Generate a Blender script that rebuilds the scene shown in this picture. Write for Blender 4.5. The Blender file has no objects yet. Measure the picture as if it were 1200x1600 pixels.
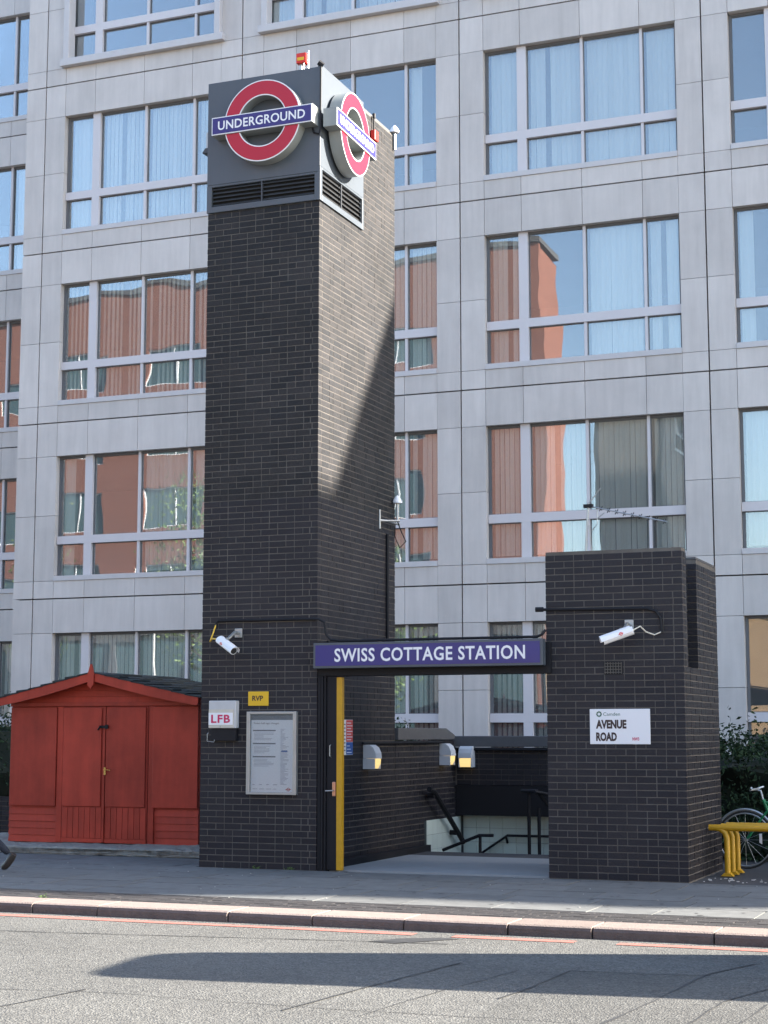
import bpy, bmesh, math, random
from math import sin, cos, pi, radians as R, atan2, sqrt
from mathutils import Vector, Matrix
random.seed(7)
sc = bpy.context.scene
# ------------------------------------------------------------------ camera, world, sun
cd = bpy.data.cameras.new("camera"); cam = bpy.data.objects.new("camera", cd)
sc.collection.objects.link(cam); sc.camera = cam
cd.sensor_fit = 'VERTICAL'; cd.sensor_height = 36.0; cd.lens = 36.0*2635/1600
cd.clip_start = .1; cd.clip_end = 900
cam.location = (0, 0, 1.6)
cam.rotation_euler = (R(90+7.46), 0, R(21.9))
SUN_EL, SUN_AZ = 25.5, 70.4            # azimuth from +Y towards +X
w = bpy.data.worlds.new("World"); sc.world = w; w.use_nodes = True
nt = w.node_tree; bg = nt.nodes['Background']
sky = nt.nodes.new('ShaderNodeTexSky'); sky.sky_type = 'NISHITA'; sky.sun_disc = False
sky.sun_elevation = R(SUN_EL); sky.sun_rotation = R(SUN_AZ); sky.air_density = 1.0; sky.dust_density = 1.3; sky.ozone_density = 1.2
nt.links.new(sky.outputs[0], bg.inputs[0]); bg.inputs[1].default_value = .09
sd = bpy.data.lights.new("sun", 'SUN'); sd.energy = 4.7; sd.angle = R(.55); sd.color = (1, .93, .82)
sun = bpy.data.objects.new("sun", sd); sc.collection.objects.link(sun)
sv = Vector((sin(R(SUN_AZ))*cos(R(SUN_EL)), cos(R(SUN_AZ))*cos(R(SUN_EL)), sin(R(SUN_EL))))
sun.rotation_euler = sv.to_track_quat('Z', 'Y').to_euler(); sun.location = (30, 10, 40)
sc.view_settings.view_transform = 'Standard'; sc.view_settings.look = 'None'
sc.view_settings.exposure = 2.6; sc.view_settings.gamma = 1.0; sc.view_settings.use_curve_mapping = False
sc.render.resolution_x = 768; sc.render.resolution_y = 1024
try:
    sc.cycles.max_bounces = 6; sc.cycles.transparent_max_bounces = 10
    sc.cycles.glossy_bounces = 3; sc.cycles.diffuse_bounces = 3
except Exception: pass

# ------------------------------------------------------------------ materials
def nodes(m): m.use_nodes = True; return m.node_tree, m.node_tree.nodes['Principled BSDF']
def mat(name, col, rough=.6, metal=0, spec=.5, noise=.0, nscale=6, bump=0, bscale=60, emit=None, streak=0, island=0, haze=None):
    m = bpy.data.materials.new(name); t, b = nodes(m); N = t.nodes; L = t.links
    b.inputs['Roughness'].default_value = rough; b.inputs['Metallic'].default_value = metal
    b.inputs['Specular IOR Level'].default_value = spec
    b.inputs['Base Color'].default_value = (*col, 1)
    g = N.new('ShaderNodeNewGeometry')
    if noise or streak or island:
        fac = None
        def add(o, amt, cur):
            mm = N.new('ShaderNodeMath'); mm.operation = 'MULTIPLY_ADD'; L.new(o, mm.inputs[0]); mm.inputs[1].default_value = amt*2; 
            if cur is None: mm.inputs[2].default_value = 1-amt
            else:
                s = N.new('ShaderNodeMath'); s.operation = 'SUBTRACT'; L.new(cur, s.inputs[0]); s.inputs[1].default_value = amt; L.new(s.outputs[0], mm.inputs[2])
            return mm.outputs[0]
        if noise:
            n = N.new('ShaderNodeTexNoise'); n.inputs['Scale'].default_value = nscale; n.inputs['Detail'].default_value = 6; n.inputs['Roughness'].default_value = .65
            L.new(g.outputs['Position'], n.inputs['Vector']); fac = add(n.outputs['Fac'], noise, fac)
        if streak:
            mp = N.new('ShaderNodeMapping'); mp.inputs['Scale'].default_value = (7, 7, .7); L.new(g.outputs['Position'], mp.inputs['Vector'])
            n = N.new('ShaderNodeTexNoise'); n.inputs['Scale'].default_value = 1; n.inputs['Detail'].default_value = 5; n.inputs['Roughness'].default_value = .6
            L.new(mp.outputs[0], n.inputs['Vector']); fac = add(n.outputs['Fac'], streak, fac)
        if island:
            oi = N.new('ShaderNodeObjectInfo'); a = N.new('ShaderNodeMath'); a.operation = 'ADD'
            L.new(g.outputs['Random Per Island'], a.inputs[0]); L.new(oi.outputs['Random'], a.inputs[1])
            f = N.new('ShaderNodeMath'); f.operation = 'FRACT'; L.new(a.outputs[0], f.inputs[0]); fac = add(f.outputs[0], island, fac)
        hs = N.new('ShaderNodeMix'); hs.data_type = 'RGBA'; hs.blend_type = 'MULTIPLY'; hs.inputs[0].default_value = 1
        hs.inputs[6].default_value = (*col, 1); L.new(fac, hs.inputs[7]); L.new(hs.outputs[2], b.inputs['Base Color'])
        m['_c'] = 1
    if bump:
        n = N.new('ShaderNodeTexNoise'); n.inputs['Scale'].default_value = bscale; n.inputs['Detail'].default_value = 4
        L.new(g.outputs['Position'], n.inputs['Vector'])
        bp = N.new('ShaderNodeBump'); bp.inputs['Strength'].default_value = 1; bp.inputs['Distance'].default_value = bump
        L.new(n.outputs['Fac'], bp.inputs['Height']); L.new(bp.outputs[0], b.inputs['Normal'])
    if emit:
        b.inputs['Emission Color'].default_value = (*emit[:3], 1); b.inputs['Emission Strength'].default_value = emit[3]
    return m

def brick_mat(name, cA, cB, coat=None, rough=.42):
    """per-brick tone from two colours; optional coated colour below a paint line"""
    m = bpy.data.materials.new(name); t, b = nodes(m); N = t.nodes; L = t.links
    g = N.new('ShaderNodeNewGeometry'); oi = N.new('ShaderNodeObjectInfo')
    a = N.new('ShaderNodeMath'); a.operation = 'ADD'; L.new(g.outputs['Random Per Island'], a.inputs[0]); L.new(oi.outputs['Random'], a.inputs[1])
    f = N.new('ShaderNodeMath'); f.operation = 'FRACT'; L.new(a.outputs[0], f.inputs[0])
    r = N.new('ShaderNodeValToRGB'); L.new(f.outputs[0], r.inputs[0])
    e = r.color_ramp.elements; e[0].color = (*cA, 1); e[1].color = (*cB, 1)
    n = N.new('ShaderNodeTexNoise'); n.inputs['Scale'].default_value = 45; n.inputs['Detail'].default_value = 5; L.new(g.outputs['Position'], n.inputs['Vector'])
    n2 = N.new('ShaderNodeTexNoise'); n2.inputs['Scale'].default_value = 1.3; n2.inputs['Detail'].default_value = 5; L.new(g.outputs['Position'], n2.inputs['Vector'])
    ad = N.new('ShaderNodeMath'); ad.operation = 'ADD'; L.new(n.outputs[0], ad.inputs[0]); L.new(n2.outputs[0], ad.inputs[1])
    mr = N.new('ShaderNodeMapRange'); mr.inputs[1].default_value = .6; mr.inputs[2].default_value = 1.4; mr.inputs[3].default_value = .45; mr.inputs[4].default_value = 1.6; L.new(ad.outputs[0], mr.inputs[0])
    mx = N.new('ShaderNodeMix'); mx.data_type = 'RGBA'; mx.blend_type = 'MULTIPLY'; mx.inputs[0].default_value = 1
    L.new(r.outputs[0], mx.inputs[6]); L.new(mr.outputs[0], mx.inputs[7]); out = mx.outputs[2]
    if coat:
        sp = N.new('ShaderNodeSeparateXYZ'); L.new(g.outputs['Position'], sp.inputs[0])
        lt = N.new('ShaderNodeMath'); lt.operation = 'LESS_THAN'; lt.inputs[1].default_value = 4.42; L.new(sp.outputs[2], lt.inputs[0])
        mm = N.new('ShaderNodeMath'); mm.operation = 'MULTIPLY'; mm.inputs[1].default_value = .45; L.new(lt.outputs[0], mm.inputs[0])
        m2 = N.new('ShaderNodeMix'); m2.data_type = 'RGBA'; L.new(mm.outputs[0], m2.inputs[0]); L.new(out, m2.inputs[6]); m2.inputs[7].default_value = (*coat, 1); out = m2.outputs[2]
    L.new(out, b.inputs['Base Color'])
    b.inputs['Roughness'].default_value = rough; b.inputs['Specular IOR Level'].default_value = .29
    bp = N.new('ShaderNodeBump'); bp.inputs['Distance'].default_value = .004; L.new(n.outputs[0], bp.inputs['Height']); L.new(bp.outputs[0], b.inputs['Normal'])
    return m

def glass_mat(name, tint=(.90, .95, .96), refl=.15, wav=.00022, rcol=(.95, .97, 1), haze=.10):  # pale diffuse share mixed in to haze and brighten the panes
    m = bpy.data.materials.new(name); m.use_nodes = True; t = m.node_tree; N = t.nodes; L = t.links
    N.remove(N['Principled BSDF']); out = N['Material Output']
    tr = N.new('ShaderNodeBsdfTransparent'); tr.inputs[0].default_value = (*tint, 1)
    gl = N.new('ShaderNodeBsdfGlossy'); gl.inputs['Roughness'].default_value = .0; gl.inputs[0].default_value = (*rcol, 1)
    fr = N.new('ShaderNodeFresnel'); fr.inputs[0].default_value = 1.5
    a = N.new('ShaderNodeMath'); a.operation = 'ADD'; a.use_clamp = True; a.inputs[1].default_value = refl-.04; L.new(fr.outputs[0], a.inputs[0])
    g = N.new('ShaderNodeNewGeometry'); oi = N.new('ShaderNodeObjectInfo')
    n = N.new('ShaderNodeTexNoise'); n.noise_dimensions = '4D'; n.inputs['Scale'].default_value = .9; n.inputs['Detail'].default_value = 1; L.new(g.outputs['Position'], n.inputs['Vector'])
    mu = N.new('ShaderNodeMath'); mu.operation = 'MULTIPLY'; mu.inputs[1].default_value = 40; L.new(oi.outputs['Random'], mu.inputs[0]); L.new(mu.outputs[0], n.inputs['W'])
    bp = N.new('ShaderNodeBump'); bp.inputs['Distance'].default_value = wav*20; bp.inputs['Strength'].default_value = 1; L.new(n.outputs[0], bp.inputs['Height']); L.new(bp.outputs[0], gl.inputs['Normal'])
    mx = N.new('ShaderNodeMixShader'); L.new(a.outputs[0], mx.inputs[0]); df = N.new('ShaderNodeBsdfDiffuse'); df.inputs[0].default_value = (.62, .6, .58, 1); dm_ = N.new('ShaderNodeMixShader'); dm_.inputs[0].default_value = haze; L.new(tr.outputs[0], dm_.inputs[1]); L.new(df.outputs[0], dm_.inputs[2]); L.new(dm_.outputs[0], mx.inputs[1]); L.new(gl.outputs[0], mx.inputs[2]); L.new(mx.outputs[0], out.inputs[0])
    return m

M = {}
M['brick'] = brick_mat('dark_engineering_brick', (.010, .0105, .013), (.023, .021, .022), coat=(.022, .020, .028), rough=.55)
M['mortar'] = mat('mortar', (.112, .10, .088), .9, noise=.8, nscale=3.2)
M['stone'] = mat('pale_stone', (.575, .525, .495), .55, noise=.2, nscale=.9, streak=.17, island=.075, bump=.0012, bscale=80)
M['sill'] = mat('sill_stone', (.56, .53, .53), .5, noise=.08, streak=.06)
M['joint'] = mat('dark_joint', (.03, .03, .035), .9)
M['alu'] = mat('window_aluminium', (.62, .58, .59), .45, noise=.05)
M['gasket'] = mat('window_gasket', (.14, .14, .15), .6)
M['glass'] = glass_mat('office_glass')
M['lampglass'] = glass_mat('clear_cover', (.98, .98, .98), .022, .0004, haze=.04)
M['blind'] = mat('blind_fabric', (.93, .87, .80), .85, island=.09)
M['interior'] = mat('office_interior', (.16, .17, .2), .9, noise=.3, nscale=.8)
M['grey_panel'] = mat('blue_grey_panel', (.075, .088, .105), .38, noise=.12, nscale=2, streak=.08)
M['lou'] = mat('louvre_metal', (.06, .065, .075), .45, noise=.3, nscale=3)
M['void'] = mat('dark_void', (.012, .012, .013), .95)
M['red'] = mat('roundel_red', (.44, .012, .034), .35)
M['blue'] = mat('sign_blue', (.034, .030, .17), .3, noise=.08)
M['white'] = mat('white_enamel', (.78, .78, .8), .3)
M['drum'] = mat('roundel_drum_white', (.24, .255, .25), .4, noise=.12, streak=.08)
M['black'] = mat('black_paint', (.012, .012, .015), .6, spec=.25)
M['yellow'] = mat('yellow_paint', (.52, .28, .010), .42, noise=.22, nscale=14)
M['ryellow'] = mat('sign_yellow', (.72, .43, .02), .35)
M['shed'] = mat('red_painted_timber', (.375, .045, .026), .5, spec=.3, noise=.5, nscale=1.7, streak=.35, island=.12, bump=.0015, bscale=40)
M['shed_dark'] = mat('worn_red_timber', (.30, .038, .024), .55, spec=.25, noise=.3, nscale=5, streak=.25)
M['felt'] = mat('roof_felt', (.028, .034, .036), .85, noise=.35, nscale=12, island=.25, bump=.002)
M['conc'] = mat('rough_concrete', (.25, .24, .215), .9, noise=.5, nscale=7, bump=.02, bscale=25)
M['cement'] = mat('coping_concrete', (.085, .085, .09), .85, noise=.25, nscale=5, bump=.002)
M['tile'] = mat('glazed_tile', (.58, .65, .58), .3, noise=.06, island=.05)
M['grout'] = mat('grout', (.12, .13, .12), .9)
M['floorplate'] = mat('entrance_floor', (.26, .275, .285), .6, noise=.12, nscale=5)
M['metal'] = mat('galvanised_metal', (.42, .43, .43), .4, metal=.7, noise=.2)
M['copper'] = mat('worn_brass', (.6, .33, .24), .3, metal=.9)
M['brass'] = mat('brass', (.7, .45, .15), .25, metal=.8)
M['ltgrey'] = mat('light_grey_casing', (.52, .54, .57), .4, noise=.06)
M['boxwhite'] = mat('box_white', (.5, .5, .5), .4, noise=.1, nscale=9)
M['cream'] = mat('aged_cream', (.56, .52, .44), .6, noise=.15, nscale=20)
M['paper'] = mat('poster_paper', (.80, .86, .92), .6)
M['ink'] = mat('grey_ink', (.17, .19, .23), .7)
M['inkl'] = mat('pale_ink', (.38, .41, .5), .7)
M['dkred'] = mat('letter_red', (.55, .02, .1), .5)
M['signred'] = mat('hazard_red', (.62, .05, .045), .4)
M['signblue'] = mat('hazard_blue', (.02, .1, .38), .4)
M['brown'] = mat('street_sign_lettering', (.035, .02, .022), .4)
M['green'] = mat('camden_green', (.05, .14, .1), .4)
M['alarm'] = mat('alarm_red', (.62, .03, .02), .35)
M['glow'] = mat('lit_lamp_lens', (.3, .2, .06), .4, emit=(1, .72, .30, .17))
M['leaf'] = mat('hedge_leaf', (.022, .040, .020), .8, spec=.1, island=.5)
M['leaf2'] = mat('tree_leaf', (.075, .12, .025), .5, island=.5)
M['twig'] = mat('twig', (.05, .035, .025), .9)
M['hcore'] = mat('hedge_core_twigs', (.012, .018, .01), .95)  # dark hull filling the bush inside its leaves
M['tyre'] = mat('tyre_rubber', (.02, .02, .02), .8)
M['bikegreen'] = mat('bike_green', (.01, .16, .06), .3)
M['cloth'] = mat('dark_trousers', (.02, .022, .03), .9)
M['jacket'] = mat('dark_jacket', (.03, .03, .04), .9)
M['skin'] = mat('skin', (.45, .27, .2), .6)
M['shoe'] = mat('dark_leather', (.035, .027, .022), .45)
M['orange'] = mat('orange_brick', (.21, .085, .058), .8, noise=.15, nscale=1, island=.05)
M['tan'] = mat('tan_brick', (.34, .22, .12), .8, noise=.2, nscale=2)
M['dglass'] = mat('far_window_glass', (.05, .09, .1), .15)
M['vanwhite'] = mat('white_vehicle_paint', (.7, .7, .7), .25)
M['litter'] = mat('pale_litter', (.5, .48, .45), .8)
M['weed'] = mat('weed_leaf', (.08, .14, .03), .6, island=.4)

def asphalt(nm='road_asphalt', kk=1.0):
    m = bpy.data.materials.new(nm); t, b = nodes(m); N = t.nodes; L = t.links
    g = N.new('ShaderNodeNewGeometry')
    def noise(s, d=3, r=.6):
        n = N.new('ShaderNodeTexNoise'); n.inputs['Scale'].default_value = s; n.inputs['Detail'].default_value = d; n.inputs['Roughness'].default_value = r
        L.new(g.outputs['Position'], n.inputs['Vector']); return n.outputs[0]
    v = N.new('ShaderNodeTexVoronoi'); v.inputs['Scale'].default_value = 75; L.new(g.outputs['Position'], v.inputs['Vector'])
    r = N.new('ShaderNodeValToRGB'); L.new(v.outputs['Color'], r.inputs[0]); e = r.color_ramp.elements
    e[0].position = .12; e[0].color = (.055, .054, .052, 1); e[1].position = .92; e[1].color = (.150, .147, .136, 1)
    e2 = r.color_ramp.elements.new(.5); e2.color = (.098, .095, .086, 1)
    mr = N.new('ShaderNodeMapRange'); mr.inputs[1].default_value = .25; mr.inputs[2].default_value = .75; mr.inputs[3].default_value = .62*kk; mr.inputs[4].default_value = 1.38*kk
    ad = N.new('ShaderNodeMath'); ad.operation = 'ADD'; L.new(noise(.7, 5), ad.inputs[0]); L.new(noise(14, 4), ad.inputs[1])
    hv = N.new('ShaderNodeMath'); hv.operation = 'MULTIPLY'; hv.inputs[1].default_value = .5; L.new(ad.outputs[0], hv.inputs[0]); L.new(hv.outputs[0], mr.inputs[0])
    mx = N.new('ShaderNodeMix'); mx.data_type = 'RGBA'; mx.blend_type = 'MULTIPLY'; mx.inputs[0].default_value = 1; L.new(r.outputs[0], mx.inputs[6]); L.new(mr.outputs[0], mx.inputs[7])
    L.new(mx.outputs[2], b.inputs['Base Color']); b.inputs['Roughness'].default_value = .8
    bp = N.new('ShaderNodeBump'); bp.inputs['Distance'].default_value = .006; L.new(v.outputs['Distance'], bp.inputs['Height']); L.new(bp.outputs[0], b.inputs['Normal'])
    return m
M['road'] = asphalt()
M['slab'] = mat('concrete_slab', (.118, .12, .118), .8, noise=.5, nscale=5, island=.10, bump=.0015, bscale=120)
M['sett'] = mat('dark_setts', (.026, .023, .024), .75, noise=.3, nscale=10, island=.25, bump=.002)
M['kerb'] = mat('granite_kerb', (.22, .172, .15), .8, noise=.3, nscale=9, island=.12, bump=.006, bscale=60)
M['kerb_face'] = mat('dark_granite', (.115, .085, .077), .85, noise=.45, nscale=11, island=.12, bump=.008, bscale=70)  # darker granite tone for the road-facing side of each stone
M['tarmac'] = mat('dark_tarmac', (.05, .05, .053), .9, noise=.3, nscale=8, bump=.003, bscale=90)
M['redline'] = mat('red_road_paint', (.31, .12, .095), .75, noise=.45, nscale=22)
M['seam'] = mat('road_seam_bitumen', (.035, .035, .036), .7, noise=.4, nscale=30)
M['patch'] = asphalt('old_tarmac_patch', .82)
M['ground'] = mat('ground', (.12, .12, .11), .9, noise=.2)

# ------------------------------------------------------------------ mesh building
ORG = {}
def link(o, parent=None):
    sc.collection.objects.link(o)
    if parent: o.parent = parent
    return o
def tag(o, label=None, cat=None, group=None, kind=None):
    if label: o['label'] = label
    if cat: o['category'] = cat
    if group: o['group'] = group
    if kind: o['kind'] = kind
    return o
def thing(name, label, cat, loc, group=None, rot=None):
    o = bpy.data.objects.new(name, None); o.empty_display_size = .2; o.location = loc
    if rot: o.rotation_euler = rot
    link(o); tag(o, label, cat, group); ORG[o.name] = Vector(loc); return o

class MB:
    def __init__(s): s.v = []; s.f = []; s.m = []; s.mats = []
    def mi(s, mt):
        if mt is None: mt = 'DEF'
        if mt not in s.mats: s.mats.append(mt)
        return s.mats.index(mt)
    def poly(s, pts, faces, mt=None):
        b = len(s.v); s.v += [tuple(p) for p in pts]; k = s.mi(mt)
        for f in faces: s.f.append([b+i for i in f]); s.m.append(k)
    def box(s, x0, x1, y0, y1, z0, z1, mt=None, mx=None):
        p = [(x0,y0,z0),(x1,y0,z0),(x1,y1,z0),(x0,y1,z0),(x0,y0,z1),(x1,y0,z1),(x1,y1,z1),(x0,y1,z1)]
        if mx is not None: p = [tuple(mx @ Vector(q)) for q in p]
        s.poly(p, [(0,3,2,1),(4,5,6,7),(0,1,5,4),(1,2,6,5),(2,3,7,6),(3,0,4,7)], mt); return s
    def prism(s, prof, a0, a1, axis='Y', mt=None, mx=None):
        """extrude 2D profile along axis. prof (u,v): Y->(x,z) X->(y,z) Z->(x,y)"""
        def P(u, v, a): return {'Y': (u, a, v), 'X': (a, u, v), 'Z': (u, v, a)}[axis]
        n = len(prof); p = [P(u, v, a0) for u, v in prof] + [P(u, v, a1) for u, v in prof]
        if mx is not None: p = [tuple(mx @ Vector(q)) for q in p]
        s.poly(p, [tuple(range(n)), tuple(range(2*n-1, n-1, -1))] + [(i, i+n, (i+1) % n+n, (i+1) % n) for i in range(n)], mt); return s
    def tube(s, pts, r, n=8, mt=None, cap=True):
        pts = [Vector(p) for p in pts]; rs = r if isinstance(r, (list, tuple)) else [r]*len(pts)
        ring = []; prevn = None
        for i, p in enumerate(pts):
            d = (pts[min(i+1, len(pts)-1)] - pts[max(i-1, 0)]).normalized()
            if prevn is None:
                a = Vector((0, 0, 1)) if abs(d.z) < .9 else Vector((1, 0, 0)); u = d.cross(a).normalized()
            else: u = (prevn - d*prevn.dot(d)).normalized()
            prevn = u; vv = d.cross(u)
            ring += [p + (u*cos(2*pi*k/n) + vv*sin(2*pi*k/n))*rs[i] for k in range(n)]
        F = [(i*n+k, i*n+(k+1) % n, (i+1)*n+(k+1) % n, (i+1)*n+k) for i in range(len(pts)-1) for k in range(n)]
        if cap: F += [tuple(range(n-1, -1, -1)), tuple(range((len(pts)-1)*n, len(pts)*n))]
        s.poly(ring, F, mt); return s
    def ring(s, c, r0, r1, d, axis='Y', n=64, mt=None, mx=None):
        """annulus (r0 inner, r1 outer) extruded by d towards -Y from c"""
        p = []; 
        for k in range(n):
            a = 2*pi*k/n
            for rr, dd in ((r0, 0), (r1, 0), (r1, d), (r0, d)): p.append(Vector((c[0]+rr*cos(a), c[1]-dd, c[2]+rr*sin(a))))
        if mx is not None: p = [mx @ q for q in p]
        F = []
        for k in range(n):
            a, b = 4*k, 4*((k+1) % n)
            for i in range(4): F.append((a+i, a+(i+1) % 4, b+(i+1) % 4, b+i))
        s.poly(p, F, mt); return s
    def mesh(s, name, mt=None, off=Vector((0,0,0)), smooth=False):
        me = bpy.data.meshes.new(name); me.from_pydata([(a-off.x, b-off.y, c-off.z) for a, b, c in s.v], [], s.f)
        for k in s.mats: me.materials.append(M[mt] if k == 'DEF' else M[k])
        me.polygons.foreach_set('material_index', s.m)
        bm = bmesh.new(); bm.from_mesh(me); bmesh.ops.recalc_face_normals(bm, faces=bm.faces); bm.to_mesh(me); bm.free()
        if smooth:
            me.polygons.foreach_set('use_smooth', [True]*len(me.polygons))
            try: me.set_sharp_from_angle(angle=R(40))
            except Exception: pass
        return me
    def build(s, name, mt=None, parent=None, smooth=False, local=False, bevel=0, seg=2, loc=None):
        off = Vector((0,0,0))
        if parent and not local: off = ORG.get(parent.name, off)
        if loc is not None and not parent: off = Vector(loc)
        o = bpy.data.objects.new(name, s.mesh(name, mt, off, smooth)); link(o, parent)
        if loc is not None and not parent: o.location = loc
        ORG[o.name] = off if (parent and not local) else (Vector(loc) if loc is not None else Vector((0,0,0)))
        if bevel:
            b = o.modifiers.new('bevel', 'BEVEL'); b.width = bevel; b.segments = seg; b.limit_method = 'ANGLE'
        return o

def text_mb(mb, txt, width, height, org, ux, uz, th=.003, mt=None, off=.0, align='L', space=1.0):
    """flat lettering fitted to width x height, lower left at org, along ux / uz"""
    c = bpy.data.curves.new('t', 'FONT'); c.body = txt; c.size = 1; c.offset = off; c.resolution_u = 3; c.space_character = space
    o = bpy.data.objects.new('t', c); sc.collection.objects.link(o)
    dg = bpy.context.evaluated_depsgraph_get(); me = o.evaluated_get(dg).to_mesh()
    vs = [v.co.copy() for v in me.vertices]; fs = [tuple(p.vertices) for p in me.polygons]
    o.evaluated_get(dg).to_mesh_clear(); bpy.data.objects.remove(o); bpy.data.curves.remove(c)
    x0 = min(v.x for v in vs); x1 = max(v.x for v in vs); y0 = min(v.y for v in vs); y1 = max(v.y for v in vs)
    sx = width/(x1-x0); sy = height/(y1-y0) if height else sx
    ux = Vector(ux); uz = Vector(uz); org = Vector(org); nn = ux.cross(uz)
    mb.poly([org + ux*((v.x-x0)*sx) + uz*((v.y-y0)*sy) + nn*th for v in vs], fs, mt)

# shared box pieces -------------------------------------------------------------
BOXM = {}
def box_mesh(name, dx, dy, dz, mt):
    k = (name, round(dx, 3), round(dy, 3), round(dz, 3), mt)
    if k not in BOXM:
        b = MB(); b.box(-dx/2, dx/2, -dy/2, dy/2, -dz/2, dz/2); BOXM[k] = b.mesh(name, mt)
    return BOXM[k]
def jitter(rng, a): return (rng.random()-.5)*2*a
def pieces(name, boxes, mt, parent, limit=300, stuffname=None, jt=0.0, key=None):
    """boxes: (x0,x1,y0,y1,z0,z1). nearest `limit` become objects, the rest one stuff mesh"""
    org = ORG[parent.name]; rng = random.Random(len(boxes)+3)
    vis = lambda b: (0 if -(b[0]+b[1])/2 > 0 else 1)
    def kf(b):
        x, y, z = (b[0]+b[1])/2, (b[2]+b[3])/2, (b[4]+b[5])/2
        return x*x+y*y+(z-1.6)**2
    bs = sorted(boxes, key=key or kf)
    for b in bs[:limit]:
        o = bpy.data.objects.new(name, box_mesh(name, b[1]-b[0], b[3]-b[2], b[5]-b[4], mt)); link(o, parent)
        o.location = Vector(((b[0]+b[1])/2, (b[2]+b[3])/2, (b[4]+b[5])/2)) - org
        if jt: o.location += Vector((jitter(rng, jt), jitter(rng, jt), 0))
    if bs[limit:]:
        mb = MB()
        for b in bs[limit:]:
            dx, dy = (jitter(rng, jt), jitter(rng, jt)) if jt else (0, 0)
            mb.box(b[0]+dx, b[1]+dx, b[2]+dy, b[3]+dy, b[4], b[5])
        o = mb.build(stuffname or name, mt, parent); o['kind'] = 'stuff'

CO = .075; J = .010
def brick_row(a0, a1, odd, rng):
    """split length [a0,a1] into bricks (stretcher .215 / header .1025) with joints"""
    out = []; a = a0; seq = odd; first = True
    while a < a1 - .02:
        L_ = .215 if (seq % 2 == 0) else .1025
        if rng.random() < .28: L_ = .215
        if first and odd: L_ = .1025+.0
        first = False
        b = min(a+L_, a1)
        if a1 - b < .05: b = a1
        out.append((a, b)); a = b + J; seq += 1
    return out
def brick_wall(faces, z0, z1, ztop=None, seed=1):
    """faces: list of ('Y',ypos,x0,x1,dir) front face at y=ypos or ('X',xpos,y0,y1,dir). returns boxes .1 deep"""
    rng = random.Random(seed); res = []
    n = int(round((z1-z0)/CO))
    for i in range(n):
        za = z0+i*CO+J/2; zb = za+CO-J
        for (ax, p, a0, a1, d, c0, c1, zt, zbm) in faces:
            if zt is not None and zb > zt: continue
            if zbm is not None and za < zbm: continue
            odd = i % 2
            s0 = a0 + (.1125 if (c0 == 'A' and odd) or (c0 == 'B' and not odd) else 0)
            s1 = a1 - (.1125 if (c1 == 'A' and odd) or (c1 == 'B' and not odd) else 0)
            for (u, v) in brick_row(s0, s1, odd, rng):
                if ax == 'Y': res.append((u, v, min(p, p+d*.1), max(p, p+d*.1), za, zb))
                else: res.append((min(p, p+d*.1), max(p, p+d*.1), u, v, za, zb))
    return res

# ------------------------------------------------------------------ ground, road, pavement
FY, PY = 29.0, 18.34
g = MB(); g.box(-400, 400, -400, 400, -6.0, -4.0); 
# one big ground sheet with a hole where the stairwell is
def sheet(name, mt, x0, x1, y0, y1, z, hole=None, label=None, thick=.3):
    b = MB()
    if hole:
        a0, a1, c0, c1 = hole
        for q in ((x0, a0, y0, y1), (a1, x1, y0, y1), (a0, a1, y0, c0), (a0, a1, c1, y1)): b.box(q[0], q[1], q[2], q[3], z-thick, z)
    else: b.box(x0, x1, y0, y1, z-thick, z)
    o = b.build(name, mt); tag(o, kind='structure'); 
    if label: o['label'] = label
    return o
HOLE = (-8.2, -5.45, 21.75, 23.46)
sheet('ground', 'ground', -300, 300, -300, 300, -.15, HOLE, 'flat town ground under the street and buildings')
sheet('road', 'road', -120, 120, 1.0, 14.02, -.09, None, 'pale worn asphalt road along the kerb', .055)
pav = sheet('pavement', 'tarmac', -120, 120, 14.02, 60, -.012, HOLE, 'grey slab pavement in front of the station', .13)
sheet('far_pavement', 'slab', -120, 120, -16, .8, 0, None, 'pavement on the opposite side of the road')
ORG['pavement'] = Vector((0,0,0))
# slabs
rng = random.Random(4); sl = []
y = 15.08; row = 0
skew = .0
while y < 18.32:
    d = min(.62, 18.33-y); x = -14.6 + (row % 2)*.45
    while x < -.3:
        wd = .9 if rng.random() < .85 else .6
        sl.append((x+.007, x+wd-.007, y+.007, y+d-.007, -.05, rng.random()*.0035)); x += wd
    y += d; row += 1
y = 18.33
for row in range(4):                      # left of tower, in front of the shed
    x = -14.6
    while x < -9.95:
        wd = min(.9, -9.82-x); sl.append((x+.004, x+wd-.004, y+.004, y+.45, -.05, rng.random()*.0035)); x += wd
    y += .458
pieces('paving_slab', sl, 'slab', pav, 300, 'paving')
gm = MB(); rg = random.Random(31)
for _ in range(170):
    x, y, q = -13+rg.random()*12, 15.1+rg.random()*3.2, .012+rg.random()*.016
    gm.poly([(x+q*cos(i*pi/4)*rg.uniform(.8, 1.2), y+q*sin(i*pi/4)*rg.uniform(.8, 1.2), .0055) for i in range(8)], [tuple(range(8))])
o = gm.build('gum_spots', 'tarmac', pav); o['kind'] = 'stuff'
# setts band
st = []
for r in range(7):
    y = 14.34 + r*.104; x = -15 + (r % 2)*.1
    while x < 1:
        st.append((x, x+.2-.008, y, y+.096, -.05, .000+rng.random()*.004)); x += .2
m_ = MB(); [m_.box(*b) for b in st]; o = m_.build('setts', 'sett', pav); o['kind'] = 'stuff'; o['label'] = 'band of dark setts between the kerb and the slabs'
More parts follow.
